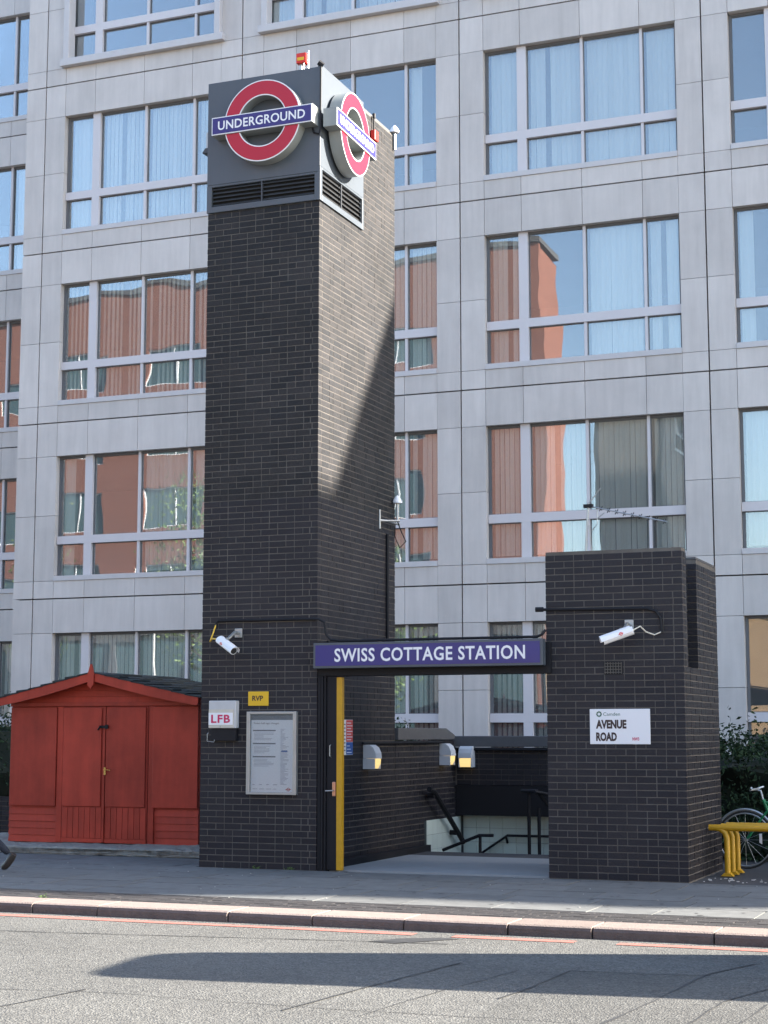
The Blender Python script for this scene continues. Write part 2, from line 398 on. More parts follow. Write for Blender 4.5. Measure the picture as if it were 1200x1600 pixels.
# kerb
kerb = thing('kerb', None, None, (-6, 13.9, -.09)); kerb['kind'] = 'structure'; kerb['label'] = 'pinkish granite kerb along the road edge'
ks = [-15.2, -14.1, -12.9, -11.7, -10.5, -9.17, -8.46, -7.10, -6.27, -5.40, -4.46, -3.73, -2.72, -1.7, -.6, .5, 1.6]
for i in range(len(ks)-1):
    k = MB(); y0 = 13.88 + (i % 3)*.006 + rng.random()*.008
    prof = [(y0+.004, -.3), (y0-.006, -.13), (y0-.002, -.03), (y0+.012, -.007), (y0+.04, .004), (14.33, .006), (14.33, -.3)]
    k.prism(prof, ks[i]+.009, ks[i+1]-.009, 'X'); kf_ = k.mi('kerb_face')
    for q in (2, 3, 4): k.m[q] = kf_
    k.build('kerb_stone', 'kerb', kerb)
# red line, seams, patch
rl = MB()
x = -15.; 
while x < 3:
    gap = rng.random() < .05; L_ = .35
    if not gap:
        a = 13.56+.012*sin(x*1.7); b_ = 13.70+.012*sin(x*2.1+1)
        rl.poly([(x, a, -.086), (x+L_, 13.56+.012*sin((x+L_)*1.7), -.086), (x+L_, 13.70+.012*sin((x+L_)*2.1+1), -.086), (x, b_, -.086)], [(0,1,2,3)])
    x += L_
tag(rl.build('red_line', 'redline'), 'worn red no stopping line painted beside the kerb', kind='structure')
def px_ground(u, v, z):
    d = cam.matrix_basis.to_3x3() @ Vector(((u-600)/2635, (800-v)/2635, -1)); t = (z-1.6)/d.z
    return Vector((0, 0, 1.6)) + d*t
sm = MB()
def seam(pts, w_=.014, z=-.086):
    P = []
    for i in range(len(pts)-1):
        a = px_ground(*pts[i], z); b = px_ground(*pts[i+1], z); n = max(2, int((b-a).length/.15))
        for k in range(n): P.append(a.lerp(b, k/n))
    P.append(px_ground(*pts[-1], z)); prev = None
    vs = []
    for i, p in enumerate(P):
        d = (P[min(i+1, len(P)-1)]-P[max(i-1, 0)]).normalized(); n = Vector((-d.y, d.x, 0))
        ww = w_*(.25+rng.random()*.5); p = p+n*jitter(rng, .008); vs += [p+n*ww, p-n*ww]
    sm.poly(vs, [(2*i, 2*i+1, 2*i+3, 2*i+2) for i in range(len(P)-1)])
seam([(-60, 1452), (200, 1460), (560, 1470), (700, 1475)], .018)
seam([(-60, 1585), (60, 1560), (135, 1545)], .02); seam([(-40, 1543), (160, 1550), (500, 1575), (800, 1592), (1000, 1606)], .008)
seam([(440, 1578), (560, 1545), (720, 1504)], .016, -.084); seam([(560, 1588), (660, 1556), (810, 1516)], .008)
seam([(930, 1604), (1030, 1560), (1105, 1522), (1180, 1506)], .022); seam([(1070, 1604), (1130, 1565), (1200, 1545)], .012, -.084)
seam([(780, 1560), (830, 1542), (890, 1516), (1000, 1521), (1110, 1524)], .013, -.084)
seam([(1150, 1604), (1200, 1570)], .012)
tag(sm.build('road_seams', 'seam'), 'thin dark bitumen seams and cracks across the road', kind='structure')
pa = MB(); pa.poly([px_ground(u, v, -.088) for u, v in ((700, 1610), (830, 1542), (890, 1516), (1000, 1520), (1110, 1524), (1320, 1532), (1320, 1610))], [tuple(range(7))])
tag(pa.build('tarmac_patch', 'patch'), 'darker relaid tarmac patch at the right of the road', kind='structure')
pt = MB(); pp = [px_ground(u, v, -.086) for u, v in ((575, 1471), (625, 1466), (690, 1465), (720, 1467), (660, 1471), (620, 1474))]  # leaf shaped dark patch laid flat on the asphalt
pt.poly(pp, [tuple(range(6))]); tag(pt.build('dark_patch', 'seam'), 'small leaf shaped dark patch on the road by the red line', kind='structure')

# ------------------------------------------------------------------ office building
office = thing('office_building', 'pale stone clad office block with wide window bands behind the station', 'office building', (-10, FY, 0))
BAY, P0 = 4.605, -19.33
def T(k): return 14.40 - 3.605*k
COLS = [(.48, 1.115), (1.29, 2.335), (2.385, 3.455), (3.505, 4.135)]
panels = []
def bay_panels(px, Y, k, lhalf=True, rhalf=True, top=False):
    t = T(k); g_ = .004
    zs = [(t-2.55, t-1.22), (t-1.22, t), (t, t+.695-.009), (t+.695+.009, t+1.055)]
    if top: zs = [(t-2.55, t-1.22), (t-1.22, t), (t, t+.695), (t+.70, t+1.1)]
    for (a, b) in zs:
        if lhalf: panels.append((px-.47, px-.013, Y, Y+.2, a+g_, b-g_))
        if rhalf: panels.append((px+.013, px+.48-g_, Y, Y+.2, a+g_, b-g_))
def spandrel(px, Y, k, zs):
    xs = [.48, 1.2, 2.36, 3.48, 4.135]
    for i in range(4):
        for (a, b) in zs: panels.append((px+xs[i]+.004, px+xs[i+1]-.004, Y, Y+.2, a+.004, b-.004))
frame_cache = {}
def frame_mesh(top=False):
    if top in frame_cache: return frame_cache[top]
    m = MB(); zb, zt = -2.45, 0; tr0, tr1 = -1.80, -1.64
    m.box(.484, 4.131, -.02, .1, tr0, tr1)                     # transom
    m.box(1.115, 1.29, -.021, .1, zb, tr0-.001); m.box(1.115, 1.29, -.021, .1, tr1+.001, zt)
    m.box(2.335, 2.385, .0, .09, zb, tr0-.001); m.box(2.335, 2.385, .0, .09, tr1+.001, zt)
    m.box(3.455, 3.505, .0, .09, zb, tr0-.001); m.box(3.455, 3.505, .0, .09, tr1+.001, zt)
    m.box(.484, .515, .03, .09, zb, zt, 'gasket'); m.box(4.10, 4.131, .03, .09, zb, zt, 'gasket')
    m.box(.515, 4.10, .03, .09, zt-.035, zt-.001, 'gasket')
    for (a, b) in COLS:                                         # dark gaskets round each pane
        for (c, d) in ((zb, tr0), (tr1, zt-.035)):
            a2 = max(a, .515); b2 = min(b, 4.10)
            m.box(a2, a2+.014, .045, .088, c, d, 'gasket'); m.box(b2-.014, b2, .045, .088, c, d, 'gasket')
            m.box(a2+.014, b2-.014, .045, .088, c, c+.014, 'gasket'); m.box(a2+.014, b2-.014, .045, .088, d-.014, d, 'gasket')
    frame_cache[top] = m.mesh('window_frame', 'alu'); return frame_cache[top]
bl_cache = {}
def blind_mesh(wd, ang, frac, seed, h0=-2.44, h1=-.03):
    key = (round(wd, 3), ang, frac, seed % 4)
    if key in bl_cache: return bl_cache[key]
    m = MB(); rr = random.Random(seed); x = .03; a = R(ang)
    while x < wd*frac-.04:
        an = a + R(rr.uniform(-5, 5)); hw = .0515
        if rr.random() < .03: x += .1; continue
        dx, dy = hw*cos(an), hw*sin(an); cx = x+.05; sw = rr.uniform(-.01, .01)
        # slightly curved slat: three strips
        pts = []
        for z, s in ((h1, 0), (h0+.05, sw)):
            for q in (-1, -.33, .33, 1): pts.append((cx+dx*q+s, dy*q + .012*(1-q*q), z))
        m.poly(pts, [(0,1,5,4), (1,2,6,5), (2,3,7,6)])
        x += .1 + (0 if abs(ang) > 30 else -.004)
    m.box(.02, wd-.02, -.02, .03, -.05+.04, -.0)
    bl_cache[key] = m.mesh('blind', 'blind'); return bl_cache[key]
pane_cache = {}
def pane_mesh(a, b, c, d):
    k = (round(b-a, 3), round(d-c, 3))
    if k not in pane_cache:
        q = MB(); q.box(0, b-a, 0, .006, 0, d-c); pane_cache[k] = q.mesh('pane', 'glass')
    return pane_cache[k]
DRAP = {}
def drape_mesh(wd, frac, seed):
    key = (round(wd, 3), frac, seed % 3)
    if key in DRAP: return DRAP[key]
    m = MB(); rr = random.Random(seed+50); n = int(wd*frac/.02); pts = []
    ph = rr.random()*6
    for z in (-.03, -1.2, -2.42):
        for i in range(n+1):
            x = .02+i*.02; pts.append((x, .012*sin(x*34+ph+z*.3)+.010*sin(x*13+ph*2+z), z))
    m.poly(pts, [(r*(n+1)+i, r*(n+1)+i+1, (r+1)*(n+1)+i+1, (r+1)*(n+1)+i) for r in range(2) for i in range(n)])
    DRAP[key] = m.mesh('blind', 'blind', smooth=True); return DRAP[key]
def window(px, Y, k, kinds, seed=0):
    """kinds per column: C closed slats, D drape-smooth, O open slats, N none, H half"""
    wf = bpy.data.objects.new('window', frame_mesh()); link(wf, office); wf.location = Vector((px, Y+.10, T(k))) - ORG[office.name]
    for i, (a, b) in enumerate(COLS):
        a2 = max(a, .515)+.012; b2 = min(b, 4.10)-.012
        for (c, d) in ((-2.44, -1.81), (-1.63, -.045)):
            p = bpy.data.objects.new('pane', pane_mesh(a2, b2, c, d)); link(p, wf); p.location = (a2, .062, c)
            p.rotation_euler = (R(random.uniform(-.10, .10)), 0, R(random.uniform(-.12, .12)))
        kd = kinds[i]; sd_ = seed*7+i
        if kd == 'N': continue
        wd = b2-a2
        me = {'C': lambda: blind_mesh(wd, -15, 1, sd_), 'O': lambda: blind_mesh(wd, -33, 1, sd_), 'M': lambda: blind_mesh(wd, -22, 1, sd_),
              'D': lambda: blind_mesh(wd, -6, 1, sd_), 'H': lambda: drape_mesh(wd, .42, sd_)}[kd]()
        bo = bpy.data.objects.new('blind', me); link(bo, wf); bo.location = (a2, .17, 0)
SP = {  # (bay, floor): kinds
 (0,-1): 'NNNN', (1,-1): 'DDCN', (2,-1): 'CDDC', (3,-1): 'NNDD',
 (0,0): 'DCCC', (1,0): 'NNNH', (2,0): 'DDDD', (3,0): 'NHDD',
 (0,1): 'OOOO', (1,1): 'CCCC', (2,1): 'CNDD', (3,1): 'HNDD',
 (0,2): 'HNDD', (1,2): 'CCCC', (2,2): 'MCCC', (3,2): 'DDCC',
 (0,3): 'CCCC', (1,3): 'MOMO', (2,3): 'OMOM', (3,3): 'NNHN'}
XB = 11                                                   # bays built to the right, for the building's own length
core = MB()
for bay in range(0, XB):
    px = P0 + BAY*bay
    for k in range(-1, 4):
        t = T(k)
        if bay < 5:
            bay_panels(px, FY, k, top=(k == -1))
            # bands above this floor's windows
            z2 = [(t, t+.695-.009), (t+.695+.009, t+1.055)] if k > -1 else [(t, t+.695), (t+.70, t+1.1)]
            spandrel(px, FY, k, z2)
            kinds = SP.get((bay, k), ['DDCC', 'CNDD', 'CCDD'][(bay+k) % 3]); window(px, FY, k, kinds, bay*11+k)
        if k == 0:
            pass
for bay in range(0, 5):
    px = P0 + BAY*bay
    for k in range(0, 4):
        s_ = MB(); t = T(k); s_.box(px+.484, px+4.131, FY-.02, FY+.16, t-2.55, t-2.452); s_.build('window_sill', 'sill', office)
    # protruding surround on the top visible floor
    s_ = MB(); t = T(-1)
    s_.box(px+.47, px+.60, FY-.13, FY+.12, t-2.4, t+.02); s_.box(px+4.02, px+4.15, FY-.13, FY+.12, t-2.4, t+.02)
    s_.box(px+.40, px+4.22, FY-.14, FY+.12, t-2.55, t-2.401); s_.build('window_surround', 'sill', office, bevel=.008)
    # ground floor pier bottoms and plinth
    panels.append((px-.47, px-.013, FY, FY+.2, -.05, T(3)-2.56)); panels.append((px+.013, px+.476, FY, FY+.2, -.05, T(3)-2.56))
    for i, (a, b) in enumerate(((.48, 2.36), (2.36, 4.135))): panels.append((px+a+.004, px+b-.004, FY, FY+.2, -.05, T(3)-2.56))
# wing, set back 2.2 m
WY = 31.2
for q in (-25.2, -20.6):
    for k in range(-1, 4):
        bay_panels(q, WY, k, top=(k == -1), rhalf=(q < -21)); t = T(k)
        z2 = [(t, t+.695-.009), (t+.695+.009, t+1.055)] if k > -1 else [(t, t+.695), (t+.70, t+1.1)]
        if q < -21:
            spandrel(q, WY, k, z2); window(q, WY, k, {-1: 'NNNN', 0: 'NNND', 1: 'NNNN', 2: 'NNNN', 3: 'CCCC'}[k], k+5)
            s_ = MB(); s_.box(q+.484, q+4.131, WY-.02, WY+.16, t-2.55, t-2.452); s_.build('window_sill', 'sill', office)
    panels.append((q-.47, q+.47, WY, WY+.2, -.05, T(3)-2.56))
panels.append((-24.7, -21.1, WY, WY+.2, -.05, T(3)-2.56))
vis = [b for b in panels if True]
def pk(b):
    x, z, y_ = (b[0]+b[1])/2, (b[4]+b[5])/2, b[2]
    ang = math.atan2(-x, y_); inside = 0 if (R(8) < ang < R(35.5)) else 1
    return inside*1e6 + (x*x+y_*y_+z*z)/max(.05, (b[1]-b[0])*(b[5]-b[4]))
pieces('stone_panel', panels, 'stone', office, 300, 'stone_cladding', key=pk)
# structure behind: piers, slabs, back wall
xe = P0 + BAY*5 - .47
def slabz(t): return (t+.03, t+1.03)
for k in range(-1, 4):
    a, b = slabz(T(k)); core.box(P0-.45, xe, FY+.2, FY+.42, a, b)
    core.box(-30, -20.1, WY+.2, WY+.42, a, b)
core.box(P0-.45, xe, FY+.2, FY+.42, -.1, T(3)-2.56); core.box(-30, -20.1, WY+.2, WY+.42, -.1, T(3)-2.56)
for bay in range(0, 6): core.box(P0+BAY*bay-.45, P0+BAY*bay+.46, FY+.2, FY+.42, 0, 19)
for q in (-25.2, -20.6): core.box(q-.45, q+.46, WY+.2, WY+.42, 0, 19)
core.build('wall_core', 'joint', office)
inn = MB()
for k in range(-1, 4):
    a = T(k)+.35; inn.box(-30, xe, FY+2.9, FY+14, a, a+.3); inn.box(P0-.45, xe, FY+.43, FY+2.9, a, a+.3)
    inn.box(-30, -20.2, FY+2.65, FY+2.9, a, a+.3)
inn.box(-30, xe, FY+2.9, FY+14, .2, .4); inn.box(P0-.4, xe, FY+.43, FY+2.9, .2, .4)
inn.box(-30, xe, FY+7, FY+7.2, 0, 19)
inn.build('interior', 'interior', office)
ew = MB(); ew.box(P0-.47, P0-.27, FY+.203, WY+.0, 0, 19.08); ew.build('end_wall', 'stone', office)
rf = MB(); rf.box(P0-.47, xe, FY+.02, FY+14, 18.9, 19.1); rf.box(-30, P0-.5, WY+.02, FY+14, 18.9, 19.1); rf.box(-30.1, -30, WY, FY+14, 0, 19.1); rf.build('roof', 'cement', office)
rb = MB(); rb.box(xe+.02, 34, FY+.02, FY+14, 0, 19.1)
for k in range(-1, 4):
    for bay in range(5, XB): rb.box(P0+BAY*bay+.5, P0+BAY*bay+4.1, FY-.02, FY+.02, T(k)-2.45, T(k), 'dglass')
rb.box(22.5, 31, FY+.03, FY+13, 19.1, 20.15); rb.build('east_range', 'stone', office)  # unseen raised roof block added to push the pavement shadow towards the kerb

# ------------------------------------------------------------------ brick tower
TX0, TX1, TY0, TY1, TZ = -9.77, -8.23, PY, 20.86, 9.78
tower = thing('brick_tower', 'tall dark brick tower carrying the two red roundels', 'tower', ((TX0+TX1)/2, (TY0+TY1)/2, 0))
c = MB(); e_ = .003
c.box(TX0+e_, TX1-e_, TY0+e_, TY1-e_, -.05, 8.10); c.box(TX0+e_, TX1-e_, 19.70+e_, TY1-e_, 8.10, TZ-.01); c.build('mortar_core', 'mortar', tower)
F = [('Y', TY0, TX0, TX1, 1, 'A', 'B', 8.10, None), ('X', TX1, TY0, TY1, -1, 'A', 'A', 8.10, None),
     ('X', TX1, 19.71, TY1, -1, None, None, TZ+.02, 8.09), ('X', TX0, TY0, TY1, 1, 'B', None, 8.10, None), ('X', TX0, 19.71, TY1, 1, None, None, TZ+.02, 8.09)]
# corner handling: the front face runs through on even courses (c1 'A' trims side), side face on odd
F[0] = ('Y', TY0, TX0, TX1, 1, None, 'A', 8.10, None); F[1] = ('X', TX1, TY0, TY1, -1, 'B', None, 8.10, None); F[3] = ('X', TX0, TY0+.11, TY1, 1, None, None, 8.10, None)
bx = brick_wall(F, .0, 9.82, seed=3)
pieces('brick', bx, 'brick', tower, 300, 'brickwork', jt=.0015)
cp = MB(); cp.box(TX0+.02, TX1-.02, 19.72, TY1-.02, TZ, TZ+.03); cp.build('tower_cap', 'cement', tower)
# cladding box
k = MB(); k.box(TX0+.02, TX1-.02, TY0+.02, 19.69, 8.12, 9.80); k.build('plant_box', 'void', tower)
k = MB(); k.box(TX0-.005, TX1+.002, TY0-.03, TY0+.018, 8.465, 9.81); k.build('front_panel', 'grey_panel', tower, bevel=.004)
k = MB(); k.box(TX1-.016, TX1+.022, TY0-.032, 19.70, 8.53, 9.84); k.build('side_panel', 'grey_panel', tower, bevel=.004)
# louvres front
k = MB(); y0, y1 = TY0-.028, TY0+.018
k.box(TX0-.008, TX0+.06, y0, y1, 8.105, 8.462); k.box(TX1-.055, TX1-.001, y0, y1, 8.105, 8.462); k.box(TX0+.06, TX1-.055, y0, y1, 8.105, 8.18); k.box(TX0+.06, TX1-.055, y0, y1, 8.435, 8.462)
k.build('front_louvre_frame', 'grey_panel', tower, bevel=.003)
for i in range(5):
    z = 8.192+i*.052
    for (a, b) in ((TX0+.062, -9.02), (-9.0, TX1-.057)):
        k = MB(); k.prism([(TY0-.022, z), (TY0+.028, z+.038), (TY0+.032, z+.034), (TY0-.018, z-.004)], a, b, 'X'); k.build('louvre_slat', 'lou', tower)
k = MB(); k.box(-9.018, -9.002, TY0-.024, TY0+.015, 8.18, 8.435); k.build('louvre_mullion', 'lou', tower)
# louvres side
x0, x1 = TX1-.014, TX1+.024
k = MB(); k.box(x0, x1, TY0-.031, TY0+.035, 8.10, 8.527); k.box(x0, x1, 19.655, 19.70, 8.10, 8.527); k.box(x0, x1, TY0+.035, 19.655, 8.10, 8.175); k.box(x0, x1, TY0+.035, 19.655, 8.50, 8.527)
k.build('side_louvre_frame', 'grey_panel', tower, bevel=.003)
for i in range(5):
    z = 8.19+i*.062
    k = MB(); k.prism([(TX1+.014, z), (TX1-.03, z+.036), (TX1-.034, z+.031), (TX1+.010, z-.005)], TY0+.037, 19.653, 'Y'); k.build('louvre_slat', 'lou', tower)
k = MB(); k.box(TX1+.0, TX1+.018, 18.98, 18.995, 8.175, 8.50); k.build('louvre_mullion', 'lou', tower)

def roundel(label, loc, rz):
    t = thing('underground_roundel', label, 'roundel sign', loc, 'roundels on the tower', (0, 0, rz))
    t.scale = (1, .84, 1)
    # local: face towards -Y, wall at y=0
    m = MB(); m.ring((0, 0, 0), .325, .525, .19); m.build('ring_casing', 'drum', t, local=True, smooth=True)
    m = MB(); m.ring((0, -.19, 0), .3255, .5245, .006); m.build('ring_edge', 'white', t, local=True)
    m = MB(); m.ring((0, -.196, 0), .340, .510, .004); m.build('ring_face', 'red', t, local=True)
    m = MB(); m.box(-.695, .695, -.215, -.001, -.118, .118); m.build('bar_casing', 'drum', t, local=True, bevel=.004)
    m = MB(); m.box(-.69, .69, -.2225, -.216, -.114, .114); m.build('bar_edge', 'white', t, local=True)
    m = MB(); m.box(-.678, .678, -.226, -.2227, -.102, .102); bf = m.build('bar_face', 'blue', t, local=True)
    m = MB(); text_mb(m, 'UNDERGROUND', 1.20, .118, (-.60, -.2262, -.059), (1,0,0), (0,0,1), .002, off=.018, space=1.05)
    o = m.build('lettering', 'white', bf, local=True); o['label'] = 'UNDERGROUND in white capitals'
    return t
roundel('red ring roundel with UNDERGROUND on blue bar, facing the street in shade', (-8.93, TY0-.03, 9.155), 0)
roundel('red ring roundel with UNDERGROUND on blue bar, on the sunlit side of the tower', (TX1+.045, 18.98, 9.13), R(92))

# ------------------------------------------------------------------ pillar
QX0, QX1, QY0, QY1, QZ = -5.42, -3.86, PY+.06, 20.35, 3.645
pil = thing('brick_pillar', 'short square dark brick pillar carrying the street name plate', 'pillar', ((QX0+QX1)/2, (QY0+QY1)/2, 0))
c = MB(); c.box(QX0+e_, QX1-e_, QY0+e_, 18.62, -.05, QZ-.01)
c.box(QX0+e_, QX1-e_, 18.62, 19.18, -.05, 2.322); c.box(QX0+e_, -4.30, 18.62, 19.18, 2.322, 3.5); c.box(QX0+e_, QX1-e_, 19.19, QY1-e_, -.05, 3.57)
c.build('mortar_core', 'mortar', pil)
F = [('Y', QY0, QX0, QX1, 1, None, 'A', QZ+.01, None), ('X', QX1, QY0, 18.63, -1, 'B', None, QZ+.01, 2.325), ('X', QX1, QY0, QY1, -1, 'B', None, 2.325, None),
     ('X', QX1, 19.18, QY1, -1, 'B', None, 3.58, 2.325), ('Y', 19.18, -4.32, QX1, 1, None, 'A', 3.58, 2.325), ('X', QX0, QY0+.11, QY1, 1, None, None, 3.5, None)]
bx = brick_wall(F, .0, 3.66, seed=9)
pieces('brick', bx, 'brick', pil, 300, 'brickwork', jt=.0015)
cp = MB(); cp.box(QX1-.45, QX1-.004, 19.19, QY1-.02, 3.575, 3.60); cp.build('rear_cap', 'cement', pil)
vb = MB(); vb.box(-4.757, -4.545, QY0-.004, QY0+.004, 2.245, 2.385)
for i in range(4): vb.box(-4.75, -4.552, QY0-.009, QY0-.004, 2.262+i*.033, 2.27+i*.033, 'mortar')
for i in range(7): vb.box(-4.748+i*.031, -4.740+i*.031, QY0-.0085, QY0-.0042, 2.25, 2.38, 'mortar')
vb.build('air_brick', 'void', pil)

# ------------------------------------------------------------------ station name sign and beam
ss = thing('station_sign', 'blue name sign reading SWISS COTTAGE STATION over the entrance', 'station sign', (-6.83, PY-.1, 2.36))
sx0, sx1 = -8.22, QX0+.012; y_ = PY-.13
k = MB(); k.box(sx0, sx1, y_, PY-.006, 2.352, 2.65); k.build('sign_box', 'grey_panel', ss, bevel=.005)
k = MB(); k.box(sx0+.03, sx1-.03, y_-.006, y_-.0005, 2.38, 2.622); face = k.build('sign_face', 'blue', ss)
k = MB(); text_mb(k, 'SWISS COTTAGE STATION', 2.335, .158, (-7.945, y_-.0065, 2.424), (1,0,0), (0,0,1), .002, off=.02, space=1.08)
o = k.build('lettering', 'white', face); o['label'] = 'SWISS COTTAGE STATION in white capitals'
bm_ = MB(); bm_.box(TX1+.004, QX0+.06, PY+.02, PY+.34, 2.27, 2.62); tag(bm_.build('entrance_beam', 'black', loc=(-6.8, PY+.1, 2.27)), 'black steel beam spanning the station entrance under the sign', 'beam')
# ------------------------------------------------------------------ gate
gt = thing('folding_gate', 'black steel entrance gate folded open with a yellow leading edge', 'gate', (-8.06, PY+.06, 0))
k = MB(); k.box(-8.222, -8.185, PY+.01, PY+.1, .0, 2.265); k.box(-8.175, -8.15, PY-.0, PY+.1, .0, 2.265); k.box(-8.14, -8.118, PY+.01, PY+.1, .0, 2.265); k.build('gate_frame', 'black', gt)
k = MB(); k.box(-8.11, -7.985, PY+.03, PY+.075, .012, 2.262); k.build('gate_leaf', 'black', gt, bevel=.003)
k = MB(); k.box(-7.983, -7.915, PY+.02, PY+.09, .012, 2.25); k.build('leading_edge', 'yellow', gt, bevel=.003)
k = MB(); k.box(-8.035, -7.992, PY+.012, PY+.029, .86, 1.03); h = k.build('lock_plate', 'copper', gt, bevel=.012)
k = MB(); k.tube([(-8.01, PY+.015, .93), (-8.01, PY-.03, .93), (-8.10, PY-.035, .925)], .008); k.build('handle', 'metal', h)
k = MB(); k.tube([(-8.06, PY+.03, 1.32), (-8.06, PY+.0, 1.33), (-8.06, PY+.0, 1.45), (-8.06, PY+.03, 1.46)], .006); k.build('pull_bar', 'metal', gt)

# ------------------------------------------------------------------ entrance floor, walls, stairwell
fl = MB(); fl.box(-8.11, QX0+.0, PY+.12, 21.05, -.01, .012); tag(fl.build('entrance_floor', 'floorplate'), 'pale smooth floor just inside the station entrance', kind='structure')
fn = MB(); fn.box(-8.11, QX0-.0, 21.055, 21.74, -.01, .011); tag(fn.build('stair_nosing_strip', 'tarmac'), 'dark strip of floor at the top of the stairs', kind='structure')
fk = MB(); fk.box(-8.222, -8.115, PY+.12, 21.9, -.01, .09); tag(fk.build('skirting', 'black'), 'dark skirting kerb at the foot of the left entrance wall', kind='structure')
lw = thing('entrance_side_wall', 'low dark brick wall on the left of the entrance running back to the stairs', 'wall', (-8.35, 22, 0))
c = MB(); c.box(-8.48, TX1-e_, TY1+.01, 23.2, -.05, 1.49); c.build('mortar_core', 'mortar', lw)
bx = brick_wall([('X', TX1, TY1+.012, 23.24, -1, None, None, None, None)], 0.0, 1.5, seed=5)
bx = [b for b in bx if not (b[2] > 21.95 and b[5] < .41)]
pieces('brick', bx, 'brick', lw, 300, 'brickwork', jt=.0015)
c = MB(); c.prism([(TY1+.01, 1.505), (23.1, 1.505), (23.1, 1.57), (22.75, 1.665), (TY1+.01, 1.665)], -8.55, TX1+.045, 'X'); c.build('coping', 'cement', lw, bevel=.01)
bw = thing('entrance_back_wall', 'low dark brick wall across the back above the stair opening', 'wall', (-6.8, 23.35, 0))
c = MB(); c.box(-8.3, -5.0, 23.257, 23.5, .86, 1.39); c.build('mortar_core', 'mortar', bw)
bx = brick_wall([('Y', 23.25, -8.21, -5.0, 1, None, None, None, None)], .855, 1.395, seed=6); pieces('brick', bx, 'brick', bw, 300, 'brickwork', jt=.0015)
c = MB(); c.box(-8.6, -4.95, 23.19, 23.56, 1.40, 1.555); c.build('coping', 'cement', bw, bevel=.01)
c = MB(); c.box(-8.6, -5.0, 23.245, 23.47, .425, .853); c.build('lintel', 'black', bw)
k = MB(); k.tube([(-8.15, 23.2, 1.365), (-5.5, 23.2, 1.365)], .018); k.tube([(-8.19, TY1-1.2, 1.47), (-8.19, 22.6, 1.47), (-8.19, 23.15, 1.38)], .016)
tag(k.build('wall_conduit', 'black', loc=(-7, 23.2, 1.36)), 'black conduit running under the wall coping to the stair lamps', 'conduit')
# stairs
stw = thing('staircase', 'stairs going down to the ticket hall between pale tiled walls', 'staircase', (-6.8, 22, 0))
n = 6
for i in range(n):
    z = -.17*(i+1); y = 21.76+.28*i; k = MB(); k.box(-8.18, -5.47, y, y+.30, z-.3, z); k.build('step', 'conc', stw)
k = MB(); k.box(-8.18, -5.47, 23.0, 23.46, -1.4, -1.19); k.build('landing', 'conc', stw)
k = MB(); k.box(-8.35, -8.206, 21.96, 23.47, -1.5, .40); k.box(-5.45, -5.3, 21.8, 23.47, -1.5, .40); k.box(-8.35, -5.3, 23.472, 23.62, -1.5, .424); k.build('tile_backing', 'grout', stw)
tl = []
for i in range(9):
    for j in range(7):
        if .41-.2*(i+1) > -1.2: tl.append((-8.205, -8.195, 21.965+.2*j+.002, 21.965+.2*(j+1)-.002, .41-.2*(i+1)+.002, .41-.2*i-.002))
BT = 23.455
for i in range(12):
    for j in range(14):
        a = -8.19+.2*j; z = .44-.2*(i+1)
        if z > -1.2: tl.append((a+.002, min(a+.2, -5.45)-.002, BT, BT+.012, z+.002, min(z+.198, .42)))
pieces('wall_tile', tl, 'tile', stw, 300, 'tiling')
def rail(name, label, segs, r=.02, mt='black', group='stair handrails'):
    m = MB()
    for s_ in segs: m.tube(s_, r)
    o = m.build(name, mt, loc=tuple(segs[0][0])); tag(o, label, 'handrail', group); return o
rail('handrail', 'flat black handrail sloping down on the left stair wall', [[(-8.1, 21.8, .84), (-8.1, 22.0, .80), (-8.1, 23.2, .05)], [(-8.21, 22.9, .2), (-8.1, 22.9, .2)], [(-8.21, 22.0, .75), (-8.1, 22.0, .75)]], .036)
rail('handrail', 'thin black rail climbing then level along the tiled back wall', [[(-8.1, 23.38, -.25), (-7.50, 23.38, .145), (-5.5, 23.38, .15)], [(-7.52, 23.38, .12), (-7.52, 23.45, .04)]], .018)
rail('handrail', 'short black rail on a post in the middle of the stairwell', [[(-8.0, 22.05, .01), (-7.47, 22.05, .22), (-7.27, 22.05, .225)], [(-7.46, 22.05, .2), (-7.46, 22.05, -.5)]], .022)
rail('handrail', 'black double rail on two uprights at the right of the stairs', [[(-6.74, 22., .82), (-6.62, 22.0, .80), (-6.15, 22.9, -.1)], [(-6.64, 21.9, .82), (-6.5, 22.1, .78), (-5.95, 22.9, .0)], [(-6.75, 22.0, .82), (-6.75, 22.0, -.15)], [(-6.61, 22.0, .6), (-6.61, 22.0, -.2)], [(-6.85, 21.98, .825), (-6.62, 21.98, .825)]], .024)
